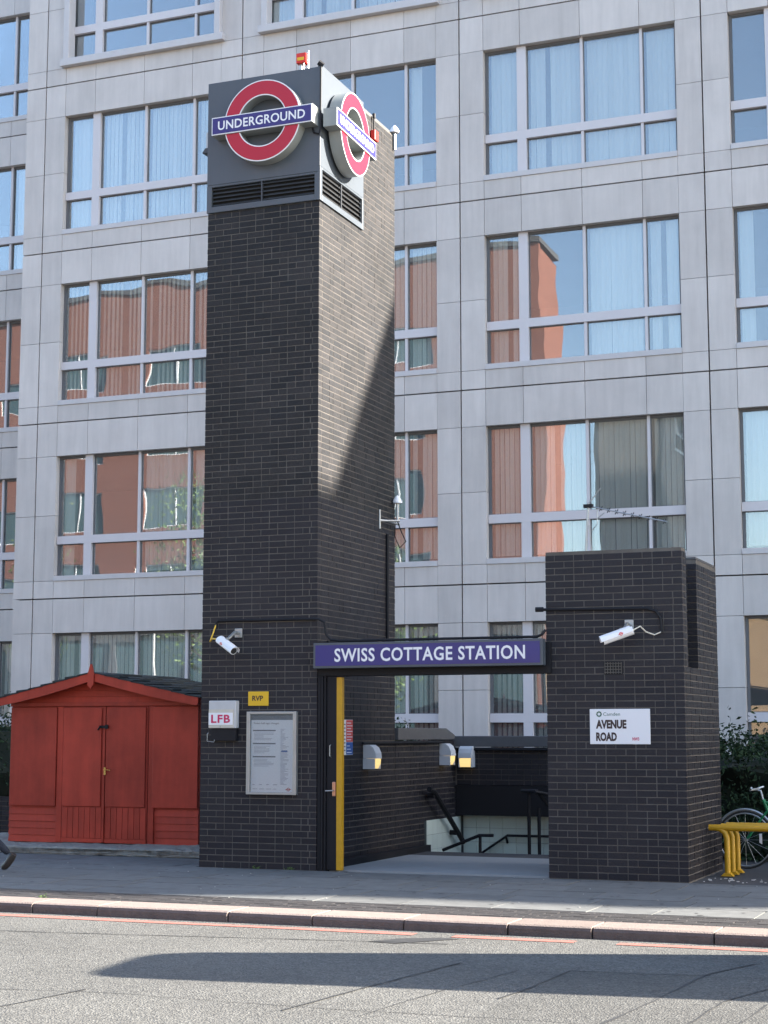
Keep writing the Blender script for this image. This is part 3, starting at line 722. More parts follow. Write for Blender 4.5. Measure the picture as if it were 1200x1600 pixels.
# bulkhead lamps
def lamp(label, loc, rz):
    t = thing('bulkhead_lamp', label, 'wall lamp', loc, 'lit bulkhead lamps around the stairwell', (0, 0, rz))
    # local: wall at y=0, face towards -Y ; quadrant body
    prof = [(0, -.15), (0, .15)] + [(-.19*sin(a)-.01, .15-.30*(1-cos(a))) for a in [i*pi/2/6 for i in range(1, 4)]]
    prof = [(0, -.15), (0, .15), (-.08, .15), (-.13, .12), (-.165, .06), (-.18, -.0), (-.18, -.03), (-.02, -.03), (-.02, -.15)]
    m = MB(); m.prism([(0, .15), (-.09, .15), (-.14, .115), (-.17, .05), (-.18, -.02), (0, -.02)], -.10, .10, 'X'); m.build('casing', 'ltgrey', t, local=True, bevel=.004)
    m = MB(); m.box(-.10, .10, -.035, 0, -.15, -.022); m.box(-.10, -.085, -.16, -.036, -.15, -.022); m.box(.085, .10, -.16, -.036, -.15, -.022); m.build('base', 'ltgrey', t, local=True)
    m = MB(); m.prism([(-.036, -.022), (-.172, -.022), (-.165, -.09), (-.13, -.145), (-.036, -.145)], -.083, .083, 'X'); m.build('lens', 'glow', t, local=True)
lamp('lit grey bulkhead lamp on the left entrance wall beside the gate', (TX1+.005, 19.85, 1.30), R(90))
lamp('lit grey bulkhead lamp on the side wall near the back corner of the stairs', (TX1+.005, 22.65, 1.30), R(90))
lamp('lit grey bulkhead lamp facing the street on the back wall', (-8.03, 23.245, 1.26), 0)
# hazard sign on side wall
hz = thing('safety_notice', 'red white and blue safety notice on the wall beside the gate', 'notice', (TX1+.004, 19.3, 1.55))
k = MB(); k.box(TX1+.002, TX1+.006, 19.10, 19.42, 1.33, 1.76); k.build('notice_board', 'white', hz)
k = MB(); k.box(TX1+.0065, TX1+.008, 19.21, 19.415, 1.49, 1.755); k.build('red_field', 'signred', hz)
k = MB(); k.box(TX1+.0065, TX1+.008, 19.21, 19.415, 1.335, 1.485); k.build('blue_field', 'signblue', hz)
k = MB()
for i in range(7): k.box(TX1+.0085, TX1+.009, 19.23, 19.36+.04*(i % 2), 1.51+i*.034, 1.521+i*.034)
for i in range(3): k.box(TX1+.0085, TX1+.009, 19.23, 19.38-.03*i, 1.355+i*.04, 1.365+i*.04)
k.build('white_text_lines', 'white', hz)
k = MB()
for i in range(8): k.box(TX1+.0065, TX1+.007, 19.12, 19.19, 1.38+i*.045, 1.395+i*.045)
k.build('dark_text_lines', 'ink', hz)
# alarm sounder
al = thing('alarm_sounder', 'small red alarm sounder on the inner side of the short pillar', 'alarm', (QX0-.005, 18.9, 1.05))
k = MB(); k.tube([(QX0, 19.6, 1.02), (QX0-.035, 19.6, 1.02), (QX0-.06, 19.6, 1.02)], [.05, .05, .035], 14); k.build('dome', 'alarm', al, smooth=True)
k = MB(); k.box(QX0-.022, QX0-.001, 19.54, 19.66, .94, .965); k.build('base', 'black', al)

# ------------------------------------------------------------------ boxes and notices on the tower front
y_ = PY
lf = thing('fire_brigade_box', 'white box lettered LFB in red on the tower front', 'box', (-9.44, y_, 1.5))
k = MB(); k.box(-9.615, -9.25, y_-.10, y_-.002, 1.655, 1.985); k.build('casing', 'boxwhite', lf, bevel=.01)
k = MB(); k.box(-9.61, -9.275, y_-.106, y_-.1005, 1.66, 1.88); k.build('cream_label', 'cream', lf)
k = MB(); k.box(-9.61, -9.285, y_-.109, y_-.1065, 1.695, 1.84); o_ = k.build('white_label', 'white', lf)
k = MB(); text_mb(k, 'LFB', .255, .098, (-9.575, y_-.1095, 1.718), (1,0,0), (0,0,1), .001, off=.03, space=1.12); k.build('lettering', 'dkred', lf)
k = MB(); k.box(-9.59, -9.26, y_-.085, y_-.002, 1.505, 1.652); k.build('lower_box', 'black', lf, bevel=.006)
k = MB(); k.tube([(-9.62, y_-.09, 1.60), (-9.63, y_-.10, 1.585), (-9.63, y_-.10, 1.50), (-9.54, y_-.10, 1.49), (-9.54, y_-.08, 1.52)], .004); k.build('wire_hoop', 'metal', lf)
k = MB(); k.tube([(-9.45, y_-.112, 1.677), (-9.45, y_-.107, 1.677)], .008, 10); k.build('lock', 'metal', lf)
rv = thing('rvp_sign', 'small yellow sign lettered RVP above the poster case', 'sign', (-9.0, y_, 1.9))
k = MB(); k.box(-9.13, -8.86, y_-.012, y_-.001, 1.922, 2.092); pl_ = k.build('plate', 'ryellow', rv, bevel=.003)
k = MB(); text_mb(k, 'RVP', .145, .062, (-9.075, y_-.0125, 1.98), (1,0,0), (0,0,1), .001, off=.03); k.build('lettering', 'brown', rv)
po = thing('poster_case', 'silver framed poster case with a service notice on the tower', 'poster case', (-8.8, y_, .86))
px0, px1, pz0, pz1 = -9.125, -8.47, .872, 1.852
k = MB(); f_ = .045
k.box(px0, px0+f_, y_-.06, y_-.001, pz0, pz1); k.box(px1-f_, px1, y_-.06, y_-.001, pz0, pz1); k.box(px0+f_, px1-f_, y_-.06, y_-.001, pz0, pz0+.03); k.box(px0+f_, px1-f_, y_-.06, y_-.001, pz1-.03, pz1)
k.build('frame', 'metal', po, bevel=.004)
k = MB(); k.box(px0+f_, px1-f_, y_-.02, y_-.002, pz0+.03, pz1-.03); k.build('paper', 'paper', po)
k = MB(); yy = y_-.0215
k.box(px0+f_, px1-f_, yy, yy+.001, pz1-.10, pz1-.032); k.build('header_band', 'ink', po)
k = MB(); text_mb(k, 'Ticket hall sign changes', .34, .026, (px0+.075, yy-.0006, pz1-.155), (1,0,0), (0,0,1), .0005, off=.01)
for zz in (1.62, 1.465, 1.31): k.box(px0+.07, px0+.37, yy-.0003, yy, zz, zz+.015)
k.build('headings', 'ink', po)
k = MB(); rr = random.Random(2)
for zz in (1.62, 1.465, 1.31):
    for i in range(6): k.box(px0+.085, px0+.2+rr.random()*.15, yy-.0003, yy, zz-.025-i*.016, zz-.020-i*.016)
for i in range(48): 
    if i not in (18,): k.box(px1-.22, px1-.20+rr.random()*.09-(0.0), yy-.0003, yy, 1.64-i*.0138, 1.645-i*.0138)
for i in range(4): k.box(px0+.07+i*.09, px0+.09+i*.09+rr.random()*.05, yy-.0003, yy, .985, .993); k.box(px0+.07+i*.09, px0+.09+i*.09+rr.random()*.05, yy-.0003, yy, .935, .941)
k.box(px1-.21, px1-.13, yy-.0004, yy, 1.375, 1.392, 'signblue'); k.build('text_lines', 'inkl', po)
k = MB(); k.ring((px1-.115, yy, .935), .014, .021, .0006, n=24); k.box(px1-.15, px1-.08, yy-.001, yy-.0007, .931, .939); k.build('small_roundel', 'red', po)
k = MB(); k.box(px0+f_, px1-f_, y_-.05, y_-.047, pz0+.03, pz1-.03); k.build('cover_glass', 'lampglass', po)

# street name plate
y_ = QY0
sn = thing('street_sign', 'white street name plate reading AVENUE ROAD on the short pillar', 'street sign', (-4.57, y_, 1.47))
k = MB(); k.box(-4.925, -4.245, y_-.014, y_-.002, 1.475, 1.862); k.build('plate', 'white', sn, bevel=.004)
k = MB(); yy = y_-.0145
text_mb(k, 'AVENUE', .345, .098, (-4.855, yy, 1.645), (1,0,0), (0,0,1), .001, off=.05)
text_mb(k, 'ROAD', .235, .098, (-4.855, yy, 1.508), (1,0,0), (0,0,1), .001, off=.05); k.build('street_name', 'brown', sn)
k = MB(); text_mb(k, 'NW3', .075, .036, (-4.445, yy, 1.515), (1,0,0), (0,0,1), .001, off=.03); k.build('district_letters', 'dkred', sn)
k = MB(); text_mb(k, 'Camden', .19, .038, (-4.77, yy, 1.787), (1,0,0), (0,0,1), .001, off=.0)
for i in range(8):
    a = i*pi/4; cx, cz = -4.818+.024*cos(a), 1.806+.024*sin(a)
    k.poly([(cx+.011*cos(a+q), yy-.0008, cz+.011*sin(a+q)) for q in (0, 1.3, 2.2, 3.6, 5)], [(0,1,2,3,4)])
k.build('council_emblem', 'green', sn)

# ------------------------------------------------------------------ cctv cameras
def cctv(label, mount, tail, nose):
    t = thing('security_camera', label, 'security camera', mount, 'white cameras watching the entrance')
    a, b = Vector(tail), Vector(nose); d = (b-a).normalized(); up = Vector((0,0,1)); sd2 = d.cross(up).normalized(); up = sd2.cross(d)
    q = Matrix((( d.x, sd2.x, up.x, a.x), (d.y, sd2.y, up.y, a.y), (d.z, sd2.z, up.z, a.z), (0,0,0,1))); L_ = (b-a).length
    n = 14; prof = [(.052*cos(i*2*pi/n), .048*sin(i*2*pi/n)) for i in range(n)]
    m = MB(); m.prism(prof, 0, L_*.93, 'X', mx=q); bd = m.build('body', 'white', t, smooth=True)
    # curved sun hood
    m = MB(); hp = [(.062*cos(R(x)), .058*sin(R(x))) for x in range(-10, 191, 20)]; hp2 = [(.066*cos(R(x)), .062*sin(R(x))) for x in range(190, -11, -20)]
    m.prism(hp+hp2, .02, L_, 'X', mx=q); m.build('hood', 'white', t, smooth=True)
    m = MB(); m.prism([(x*.8, z*.8) for x, z in prof], L_*.93, L_*.94, 'X', mx=q); m.build('lens', 'void', bd)
    c0 = q @ Vector((L_*.35, -.07, .0)); m = MB(); n2 = 14
    ringp = [q @ Vector((L_*.38+.020*cos(i*2*pi/n2), -.0665*(1 if d.x > 0 else 1)*(1), .020*sin(i*2*pi/n2))) for i in range(n2)]
    mt = Vector(mount); mid = a.lerp(b, .33)
    m = MB(); m.box(mt.x-.05, mt.x+.05, mt.y-.014, mt.y-.002, mt.z-.055, mt.z+.055); m.build('wall_plate', 'metal', t, bevel=.004)
    m = MB(); m.tube([mt+Vector((0, -.014, 0)), mt+Vector((0, -.11, 0)), (mt+Vector((0, -.11, 0))).lerp(mid, .5)+Vector((0, -.02, 0)), mid+up*.05], [.022, .022, .018, .02]); m.build('bracket_arm', 'metal', t, smooth=True)
    # small red roundel mark on street side of the hood
    side = -1 if (q @ Vector((0, -1, 0)) - a).y > 0 else 1
    sgn = 1 if (sd2.y < 0) else -1
    m = MB(); cc = q @ Vector((L_*.38, sgn*.0665, .006))
    R1 = [cc + d*(.019*cos(i*pi/10)) + up*(.019*sin(i*pi/10)) for i in range(20)]; R0 = [cc + d*(.012*cos(i*pi/10)) + up*(.012*sin(i*pi/10)) for i in range(20)]
    m.poly(R1+R0, [(i, (i+1) % 20, 20+(i+1) % 20, 20+i) for i in range(20)])
    m.poly([cc+d*s1*.028+up*s2*.004-Vector((0, .0015, 0)) for s1, s2 in ((-1,-1),(1,-1),(1,1),(-1,1))], [(0,1,2,3)]); m.build('red_mark', 'alarm', bd)
    return t
c1 = cctv('white security camera on the tower front pointing down to the right', (-9.27, PY, 2.80), (-9.42, PY-.22, 2.71), (-9.14, PY-.36, 2.555))
c2 = cctv('white security camera on the short pillar pointing down to the left', (-4.46, QY0, 2.79), (-4.37, QY0-.22, 2.715), (-4.70, QY0-.34, 2.59))
k = MB(); k.tube([(-9.57, PY-.03, 2.90), (-9.59, PY-.06, 2.80), (-9.62, PY-.08, 2.70), (-9.55, PY-.15, 2.73), (-9.42, PY-.22, 2.715)], .009, 6, 'ryellow'); o = k.build('cable', 'ryellow', c1)
k = MB(); k.tube([(-4.37, QY0-.22, 2.715), (-4.30, QY0-.16, 2.76), (-4.25, QY0-.1, 2.70), (-4.17, QY0-.05, 2.67), (-4.10, QY0-.03, 2.70)], .008, 6); k.build('cable', 'cream', c2)
# conduits
k = MB(); k.tube([(-9.57, PY-.02, 2.88), (-9.57, PY-.02, 2.93), (-9.54, PY-.02, 2.955), (-8.35, PY-.02, 2.945), (-8.2, PY-.03, 2.94), (-8.12, PY-.03, 2.90), (-8.10, PY-.03, 2.76), (-8.04, PY-.03, 2.69), (-7.9, PY-.03, 2.675), (-5.5, PY-.03, 2.675), (-5.44, PY-.03, 2.70), (-5.41, PY, 2.75)], .016)
tag(k.build('cable_conduit', 'black', loc=(-9.5, PY, 2.9)), 'black conduit from the left camera along the top of the station sign', 'conduit')
k = MB(); k.tube([(-5.53, QY0-.02, 2.985), (-4.25, QY0-.02, 2.965), (-4.15, QY0-.02, 2.93), (-4.10, QY0-.02, 2.85), (-4.09, QY0-.02, 2.70)], .016); k.tube([(-5.53, QY0-.04, 2.985), (-5.44, QY0-.03, 2.985)], .028)
tag(k.build('cable_conduit', 'black', loc=(-5.4, QY0, 2.9)), 'black conduit across the short pillar to its camera', 'conduit')
k = MB(); k.tube([(TX1+.02, 20.55, 4.2), (TX1+.02, 20.55, 2.75), (TX1+.02, 20.50, 2.68), (TX1+.02, 18.6, 2.68)], .020)
tag(k.build('cable_conduit', 'black', loc=(TX1+.02, 20.55, 4)), 'black conduit dropping down the side of the tower', 'conduit')
k = MB(); k.tube([(TX1+.03, TY0-.04, 9.82), (TX1+.03, TY0-.045, 9.0), (TX1+.02, TY0-.06, 8.93), (TX1-.05, TY0-.06, 8.95), (TX1-.08, TY0-.04, 9.02)], .012)
k.tube([(TX1-.0, TY0-.05, 9.86), (TX1+.05, TY0-.01, 9.82)], .035)
tag(k.build('cable_conduit', 'black', loc=(TX1, TY0, 9.1)), 'black conduit on the tower corner between the two roundels', 'conduit')

# ------------------------------------------------------------------ beacon, antennas on the tower
be = thing('fire_alarm_beacon', 'small red alarm box on posts on top of the tower', 'beacon', (-8.5, TY0+.1, 9.81))
k = MB(); k.box(-8.58, -8.45, TY0+.04, TY0+.16, 9.93, 10.06); k.build('casing', 'alarm', be, bevel=.008)
k = MB(); k.box(-8.56, -8.47, TY0+.034, TY0+.039, 9.96, 10.0); k.build('label_plate', 'ryellow', be)
k = MB(); k.tube([(-8.535, TY0+.1, 9.81), (-8.535, TY0+.1, 9.93)], .022); k.build('post', 'metal', be)
k = MB(); k.tube([(-8.48, TY0+.06, 9.93), (-8.48, TY0+.06, 9.84), (-8.45, TY0+.06, 9.81), (-8.42, TY0+.06, 9.84), (-8.42, TY0+.06, 10.08)], .009); k.build('pipe_loop', 'metal', be)
def gps(label, x, y, z, arm=None):
    t = thing('dome_aerial', label, 'aerial', (x, y, z), 'small white dome aerials on the tower')
    k = MB(); k.tube([(x, y, z+.14), (x, y, z+.17), (x, y, z+.22), (x, y, z+.245)], [.065, .065, .035, .01], 14); k.build('dome', 'white', t, smooth=True)
    k = MB(); k.tube([(x, y, z-.1), (x, y, z+.14)], .02); k.build('stem', 'metal', t)
    if arm: 
        k = MB(); [k.tube(s_, .014) for s_ in arm]; k.build('bracket', 'metal', t)
        k = MB(); k.tube([(x, y, z-.1), (x+.05, y-.02, z-.22), (x+.12, y, z-.38), (x+.03, y, z-.46), (x-.04, y, z-.3), (x-.03, y, z-.1)], .008); k.build('cable', 'black', t)
gps('white dome aerial at the top back edge of the tower', TX1+.02, TY1-.05, 9.66)
gps('white dome aerial on a bracket halfway up the tower side', TX1+.07, 20.78, 4.50, [[(TX1, 20.30, 4.36), (TX1+.07, 20.4, 4.36), (TX1+.07, 20.85, 4.36)], [(TX1+.01, 20.30, 4.25), (TX1+.01, 20.30, 4.5)], [(TX1+.07, 20.40, 4.36), (TX1+.16, 20.62, 4.38)]])
rs = thing('red_sounder', 'small red sounder with a black whip behind the side roundel', 'alarm', (TX1+.02, 19.95, 9.6))
k = MB(); k.box(TX1+.003, TX1+.07, 19.98, 20.10, 9.42, 9.56); k.build('casing', 'alarm', rs, bevel=.006)
k = MB(); k.tube([(TX1+.03, 20.04, 9.56), (TX1+.03, 20.04, 9.76)], .012); k.tube([(TX1+.03, 20.04, 9.74), (TX1+.03, 20.04, 9.80)], .024); k.build('whip', 'black', rs)
lb = thing('side_floodlight', 'small grey floodlight fixed to the left side of the tower top', 'floodlight', (TX0-.03, 18.5, 9.1))
k = MB(); k.box(TX0-.09, TX0-.006, 18.42, 18.56, 9.0, 9.22); k.build('body', 'ltgrey', lb, bevel=.01)
k = MB(); k.prism([(TX0-.13, 8.94), (TX0-.006, 8.94), (TX0-.006, 9.0), (TX0-.09, 9.0)], 18.40, 18.58, 'Y'); k.build('hood', 'lou', lb)
k = MB(); k.tube([(TX0-.05, 18.5, 8.94), (TX0-.02, 18.5, 8.72)], [.045, .012]); k.build('bracket', 'cream', lb)

# TV aerial on pillar
an = thing('tv_aerial', 'long thin television aerial on a mast above the short pillar', 'aerial', (-5.08, 19.0, 3.57))
k = MB(); k.tube([(-5.12, 19.0, 3.5), (-5.065, 19.0, 4.26)], .013); k.tube([(-5.03, 19.02, 3.5), (-5.06, 19.0, 4.0)], .006); k.build('mast', 'metal', an)
A_, B_ = Vector((-5.11, 19.0, 4.235)), Vector((-4.13, 18.95, 3.99))
k = MB(); k.tube([A_, B_], .009, 6); k.build('boom', 'metal', an)
for i in range(9):
    p = A_.lerp(B_, .2+.1*i-.004*i); k = MB(); dz = .05
    k.tube([p+Vector((-.01, -.03, -.03)), p+Vector((.01, .03, .03))], .006, 5); k.tube([p+Vector((-.015, 0, .022)), p+Vector((.012, 0, -.022))], .005, 5); k.build('director', 'black', an)
k = MB(); k.tube([A_+Vector((.02, 0, -.02)), A_+Vector((.20, -.02, .19))], .006, 5); k.tube([A_+Vector((.02, 0, 0)), A_+Vector((.12, .05, .12))], .005, 5); k.tube([A_+Vector((.15, 0, -.04)), A_+Vector((.15, 0, -.22)), A_+Vector((.08, .02, -.30))], .006, 5)
k.tube([A_+Vector((.15, 0, -.16)), A_+Vector((.24, -.02, -.1))], .005, 5); k.build('reflector', 'metal', an)
k = MB(); k.box(A_.x-.01, A_.x+.10, 18.97, 19.03, A_.z-.03, A_.z+.01); k.build('clamp', 'black', an)

# ------------------------------------------------------------------ red shed
shd = thing('red_shed', 'red painted timber shed with double doors and dark felt roof', 'shed', (-12.33, 21.2, .08))
SY = 20.3; X0, X1 = -13.83, -10.84; EZ, AZ = 2.02, 2.40; CX = -12.40
k = MB(); k.box(X0+.02, X1-.02, SY+.03, 22.2, .1, 2.02); k.prism([(X0+.02, 2.02), (X1-.02, 2.02), (CX, 2.34)], SY+.03, 22.2, 'Y'); k.build('carcass', 'shed_dark', shd)
def board(x0, x1, z0, z1, y0=SY+.012, lap=.012):
    b = MB(); b.prism([(y0-lap, z0), (y0+.02, z0), (y0+.02, z1), (y0, z1)], x0, x1, 'X'); return b.build('weatherboard', 'shed', shd)
z = .10
i = 0
while z < .60:
    board(X0, -12.95, z, z+.092); board(-11.57, X1, z, z+.092); z += .095; i += 1
while z < 2.0: board(X0, X1, z, z+.092, SY+.02); z += .095
for i in range(4):
    zz = 2.01+i*.088; hw = (2.37-zz-.02)/.245
    if hw > .1: board(max(X0, CX-hw), min(X1, CX+hw), zz, min(zz+.085, 2.33))
k = MB(); k.box(X0, X1, SY-.03, SY-.002, 1.965, 2.02); k.build('head_rail', 'shed', shd, bevel=.004)
for (a, b, lb_) in ((X0+.02, -13.06, 'w'), (-11.53, X1+.0, 'w')):
    k = MB(); k.box(a, b, SY-.035, SY-.004, .595, 1.955); k.build('shutter', 'shed', shd, bevel=.006)
for a in (-13.05, -11.60): k = MB(); k.box(a, a+.09, SY-.022, SY-.001, .11, 1.96); k.build('post', 'shed', shd, bevel=.004)
for (a, b) in ((-12.955, -12.305), (-12.268, -11.61)):
    k = MB(); k.box(a, b, SY-.020, SY+.0, .11, 1.955); d_ = k.build('door', 'shed_dark', shd, bevel=.003)
    k = MB(); k.box(a+.01, b-.03, SY-.042, SY-.021, .60, 1.94); k.build('door_board', 'shed', d_, bevel=.004)
    n = 7; w_ = (b-a-.02)/n
    for j in range(n): k = MB(); k.box(a+.01+j*w_+.004, a+.01+(j+1)*w_-.004, SY-.031, SY-.0205, .17, .585); k.build('matchboard', 'shed', d_, bevel=.002)
    k = MB(); k.box(a+.005, b-.005, SY-.034, SY-.0205, .112, .165); k.build('bottom_rail', 'shed', d_)
k = MB(); k.box(-12.303, -12.27, SY-.045, SY-.01, .12, 1.95); k.build('door_cover_strip', 'shed', shd)
k = MB(); k.box(-12.36, -12.22, SY-.062, SY-.046, 1.665, 1.70); k.box(-12.26, -12.215, SY-.075, SY-.063, 1.655, 1.71); k.tube([(-12.38, SY-.06, 1.64), (-12.34, SY-.065, 1.69)], .012); k.build('hasp', 'black', shd)
k = MB(); k.box(-12.275, -12.245, SY-.058, SY-.046, 1.03, 1.13); k.tube([(-12.26, SY-.06, 1.10), (-12.26, SY-.09, 1.10), (-12.15, SY-.09, 1.095)], .007); k.build('handle', 'brass', shd)
# barge boards, finial, roof
def barge(sx):
    a = CX; b = X1+.09 if sx > 0 else X0-.13; zt, zb_ = AZ+.02, EZ+.045
    k = MB(); k.prism([(a, zt), (b, zb_), (b, zb_-.075), (b-sx*.02, zb_-.10)] + [(a+(b-a)*t_, zt+(zb_-zt)*t_-.105-.03*sin(t_*pi)) for t_ in (.75, .5, .25)] + [(a, zt-.11)], 20.08, 20.105, 'Y')
    k.build('barge_board', 'shed', shd)
barge(1); barge(-1)
k = MB(); k.prism([(CX-.05, 2.25), (CX-.05, 2.40), (CX-.01, 2.535), (CX+.01, 2.535), (CX+.05, 2.40), (CX+.045, 2.26), (CX, 2.20)], 20.055, 20.079, 'Y'); k.build('finial', 'shed', shd)
n = 8
for sx in (1, -1):
    b = X1+.10 if sx > 0 else X0-.14
    for i in range(n):
        t0, t1 = i/n, (i+1)/n+.02
        xa, xb = CX+(b-CX)*t0, CX+(b-CX)*t1; za, zb_ = AZ+.028+(EZ+.05-AZ-.028)*t0, AZ+.028+(EZ+.05-AZ-.028)*t1
        m = MB(); yy = 20.07; j = 0
        while yy < 22.3:
            q = .011*((i*3+j*5) % 4)
            m.prism([(xa, za+.004), (xb, zb_+.016+q*.5), (xb, zb_+.0), (xa, za-.012)], yy, yy+.235, 'Y'); yy += .24; j += 1
        o = m.build('shingle_course', 'felt', shd)
pb = MB(); pb.prism([(-15.2, 0), (-15.2, .09), (-10.9, .105), (-9.9, .09), (-9.86, .0)], 19.5, 22.4, 'Y'); o = pb.build('concrete_plinth', 'conc', loc=(-12.4, 20.5, 0), bevel=.02); tag(o, 'rough concrete plinth under the red shed', 'plinth')
md = o.modifiers.new('s', 'SUBSURF'); md.subdivision_type = 'SIMPLE'; md.levels = 5; md.render_levels = 5
tx = bpy.data.textures.new('rough', 'CLOUDS'); tx.noise_scale = .16; dm = o.modifiers.new('d', 'DISPLACE'); dm.texture = tx; dm.strength = .07; dm.texture_coords = 'LOCAL'

# left low wall + hedge, right hedge, plants
lw2 = thing('garden_wall', 'low dark brick garden wall left of the shed', 'wall', (-16.5, 22.9, 0))
c = MB(); c.box(-19, -15.2, 22.91, 23.1, -.05, .58); c.build('mortar_core', 'mortar', lw2)
bx = brick_wall([('Y', 22.9, -17.2, -15.19, 1, None, 'A', None, None), ('X', -15.19, 22.9, 23.1, -1, 'B', None, None, None)], 0, .6, seed=12); pieces('brick', bx, 'brick', lw2, 300, 'brickwork')
def leaves(mb, x, y, z, s, rr):
    a = Vector((rr.gauss(0,1), rr.gauss(0,1), rr.gauss(0,1))).normalized(); b = a.orthogonal().normalized()
    ang = rr.random()*6.28; b = (b*cos(ang)+a.cross(b)*sin(ang)); c_ = a.cross(b); p = Vector((x, y, z))
    mb.poly([p-b*s, p+c_*s*.45+a*s*.1, p+b*s, p-c_*s*.45+a*s*.1], [(0,1,2,3)])
def bush(name, label, cat, c, r, n, s, mt='leaf', seed=1, group=None, core=True, flat=.6):
    rr = random.Random(seed); t = thing(name, label, cat, (c[0], c[1], 0), group)
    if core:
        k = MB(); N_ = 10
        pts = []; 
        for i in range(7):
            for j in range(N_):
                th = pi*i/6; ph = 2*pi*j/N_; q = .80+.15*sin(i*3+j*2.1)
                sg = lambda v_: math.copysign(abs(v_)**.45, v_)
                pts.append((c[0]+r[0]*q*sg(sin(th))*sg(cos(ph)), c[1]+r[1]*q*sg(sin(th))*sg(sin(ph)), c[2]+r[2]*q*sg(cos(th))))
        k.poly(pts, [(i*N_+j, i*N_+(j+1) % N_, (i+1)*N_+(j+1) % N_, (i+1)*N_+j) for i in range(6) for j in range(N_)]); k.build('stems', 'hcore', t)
    k = MB()
    clumps = [(rr.uniform(-1,1), rr.uniform(-1,1), rr.uniform(-1,1)) for _ in range(int(n/45))]
    for (a, b, cc) in clumps:
        l = sqrt(a*a+b*b+cc*cc)+1e-6; q = rr.uniform(.82, 1.03)/max(abs(a), abs(b), abs(cc), l*flat)
        px_, py_, pz_ = c[0]+a*q*r[0], c[1]+b*q*r[1], c[2]+cc*q*r[2]; cr = rr.uniform(.06, .16)*min(1, max(r))*1.4
        for _ in range(45): leaves(k, px_+rr.gauss(0, cr), py_+rr.gauss(0, cr), max(.02, pz_+rr.gauss(0, cr)), s*rr.uniform(.6, 1.3), rr)
    o = k.build('foliage', mt, t); return t
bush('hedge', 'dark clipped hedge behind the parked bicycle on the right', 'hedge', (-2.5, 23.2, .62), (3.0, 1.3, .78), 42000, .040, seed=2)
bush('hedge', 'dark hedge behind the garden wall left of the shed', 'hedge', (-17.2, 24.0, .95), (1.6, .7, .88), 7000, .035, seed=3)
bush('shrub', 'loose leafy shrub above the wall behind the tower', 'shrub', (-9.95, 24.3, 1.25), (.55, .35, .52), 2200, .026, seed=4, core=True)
bush('shrub', 'small pale leafed shrub beside the short pillar hedge', 'shrub', (-4.55, 23.9, 1.25), (.35, .3, .25), 500, .028, mt='leaf', seed=8, core=False)
for i, (x, y, lab) in enumerate([(-9.0, PY-.03, 'small weed growing at the foot of the tower front'), (-8.55, PY-.03, 'small weed at the foot of the tower near the gate'), (-9.35, 14.33, 'tuft of yellow green weed growing in the kerb joint')]):
    k = MB(); rr = random.Random(i)
    for _ in range(26): leaves(k, x+rr.gauss(0, .03), y+rr.gauss(0, .012), .008+abs(rr.gauss(0, .012)), .012, rr)
    tag(k.build('weed', 'weed', loc=(x, y, 0)), lab, 'weed', 'weeds in the pavement')
k = MB(); rr = random.Random(5)
for _ in range(26):
    x = -3.75+rr.random()*.75; y = 18.55+rr.random()*.5; s_ = .008+rr.random()*.016; k.box(x, x+s_*1.6, y, y+s_, .001, .004+s_*.3)
for _ in range(30):
    x = -12+rr.random()*9; y = 15.3+rr.random()*3; s_ = .005+rr.random()*.008; k.box(x, x+s_, y, y+s_, .004, .008)
tag(k.build('litter', 'litter', loc=(-3.5, 18.7, 0)), 'scattered pale litter scraps on the pavement by the bicycle rack', 'litter', kind='stuff')

# ------------------------------------------------------------------ bicycle rack
lab3 = ['yellow tube cycle hoop nearest the pavement with its rail reaching the pillar', 'yellow tube cycle hoop, middle one of three', 'yellow tube cycle hoop farthest from the road']
for i in range(3):
    y = 19.42+.26*i; xl = -3.63+.01*i; t = thing('cycle_hoop', lab3[i], 'cycle stand', (xl, y, 0), 'yellow cycle hoops beside the pillar')
    k = MB(); pts = [(xl, y, 0)] + [(xl, y, .40)] + [(xl-.0 - .10*(1-cos(a)) , y, .40+.13*sin(a)) for a in (.5, 1.0, 1.57)]
    pts = [(xl, y, 0), (xl, y, .42), (xl-.02, y, .48), (xl-.07, y, .52), (xl-.12, y, .53)]
    k.tube(pts, .034, 12); k.build('leg', 'yellow', t, smooth=True)
    k = MB(); k.tube([(xl-.20 if i == 0 else xl-.12, y, .535), (xl+1.1, y, .535)], .036, 12); k.build('top_rail', 'yellow', t, smooth=True)
    k = MB(); k.tube([(xl+.95, y, .52), (xl+.95, y, 0)], .034, 12); k.build('leg', 'yellow', t, smooth=True)
    for dx in (0, .95):
        k = MB(); k.prism([(xl+dx-.07, .0), (xl+dx+.07, .0), (xl+dx+.035, .035), (xl+dx-.035, .035)], y-.055, y+.055, 'Y'); k.build('foot_plate', 'yellow', t)
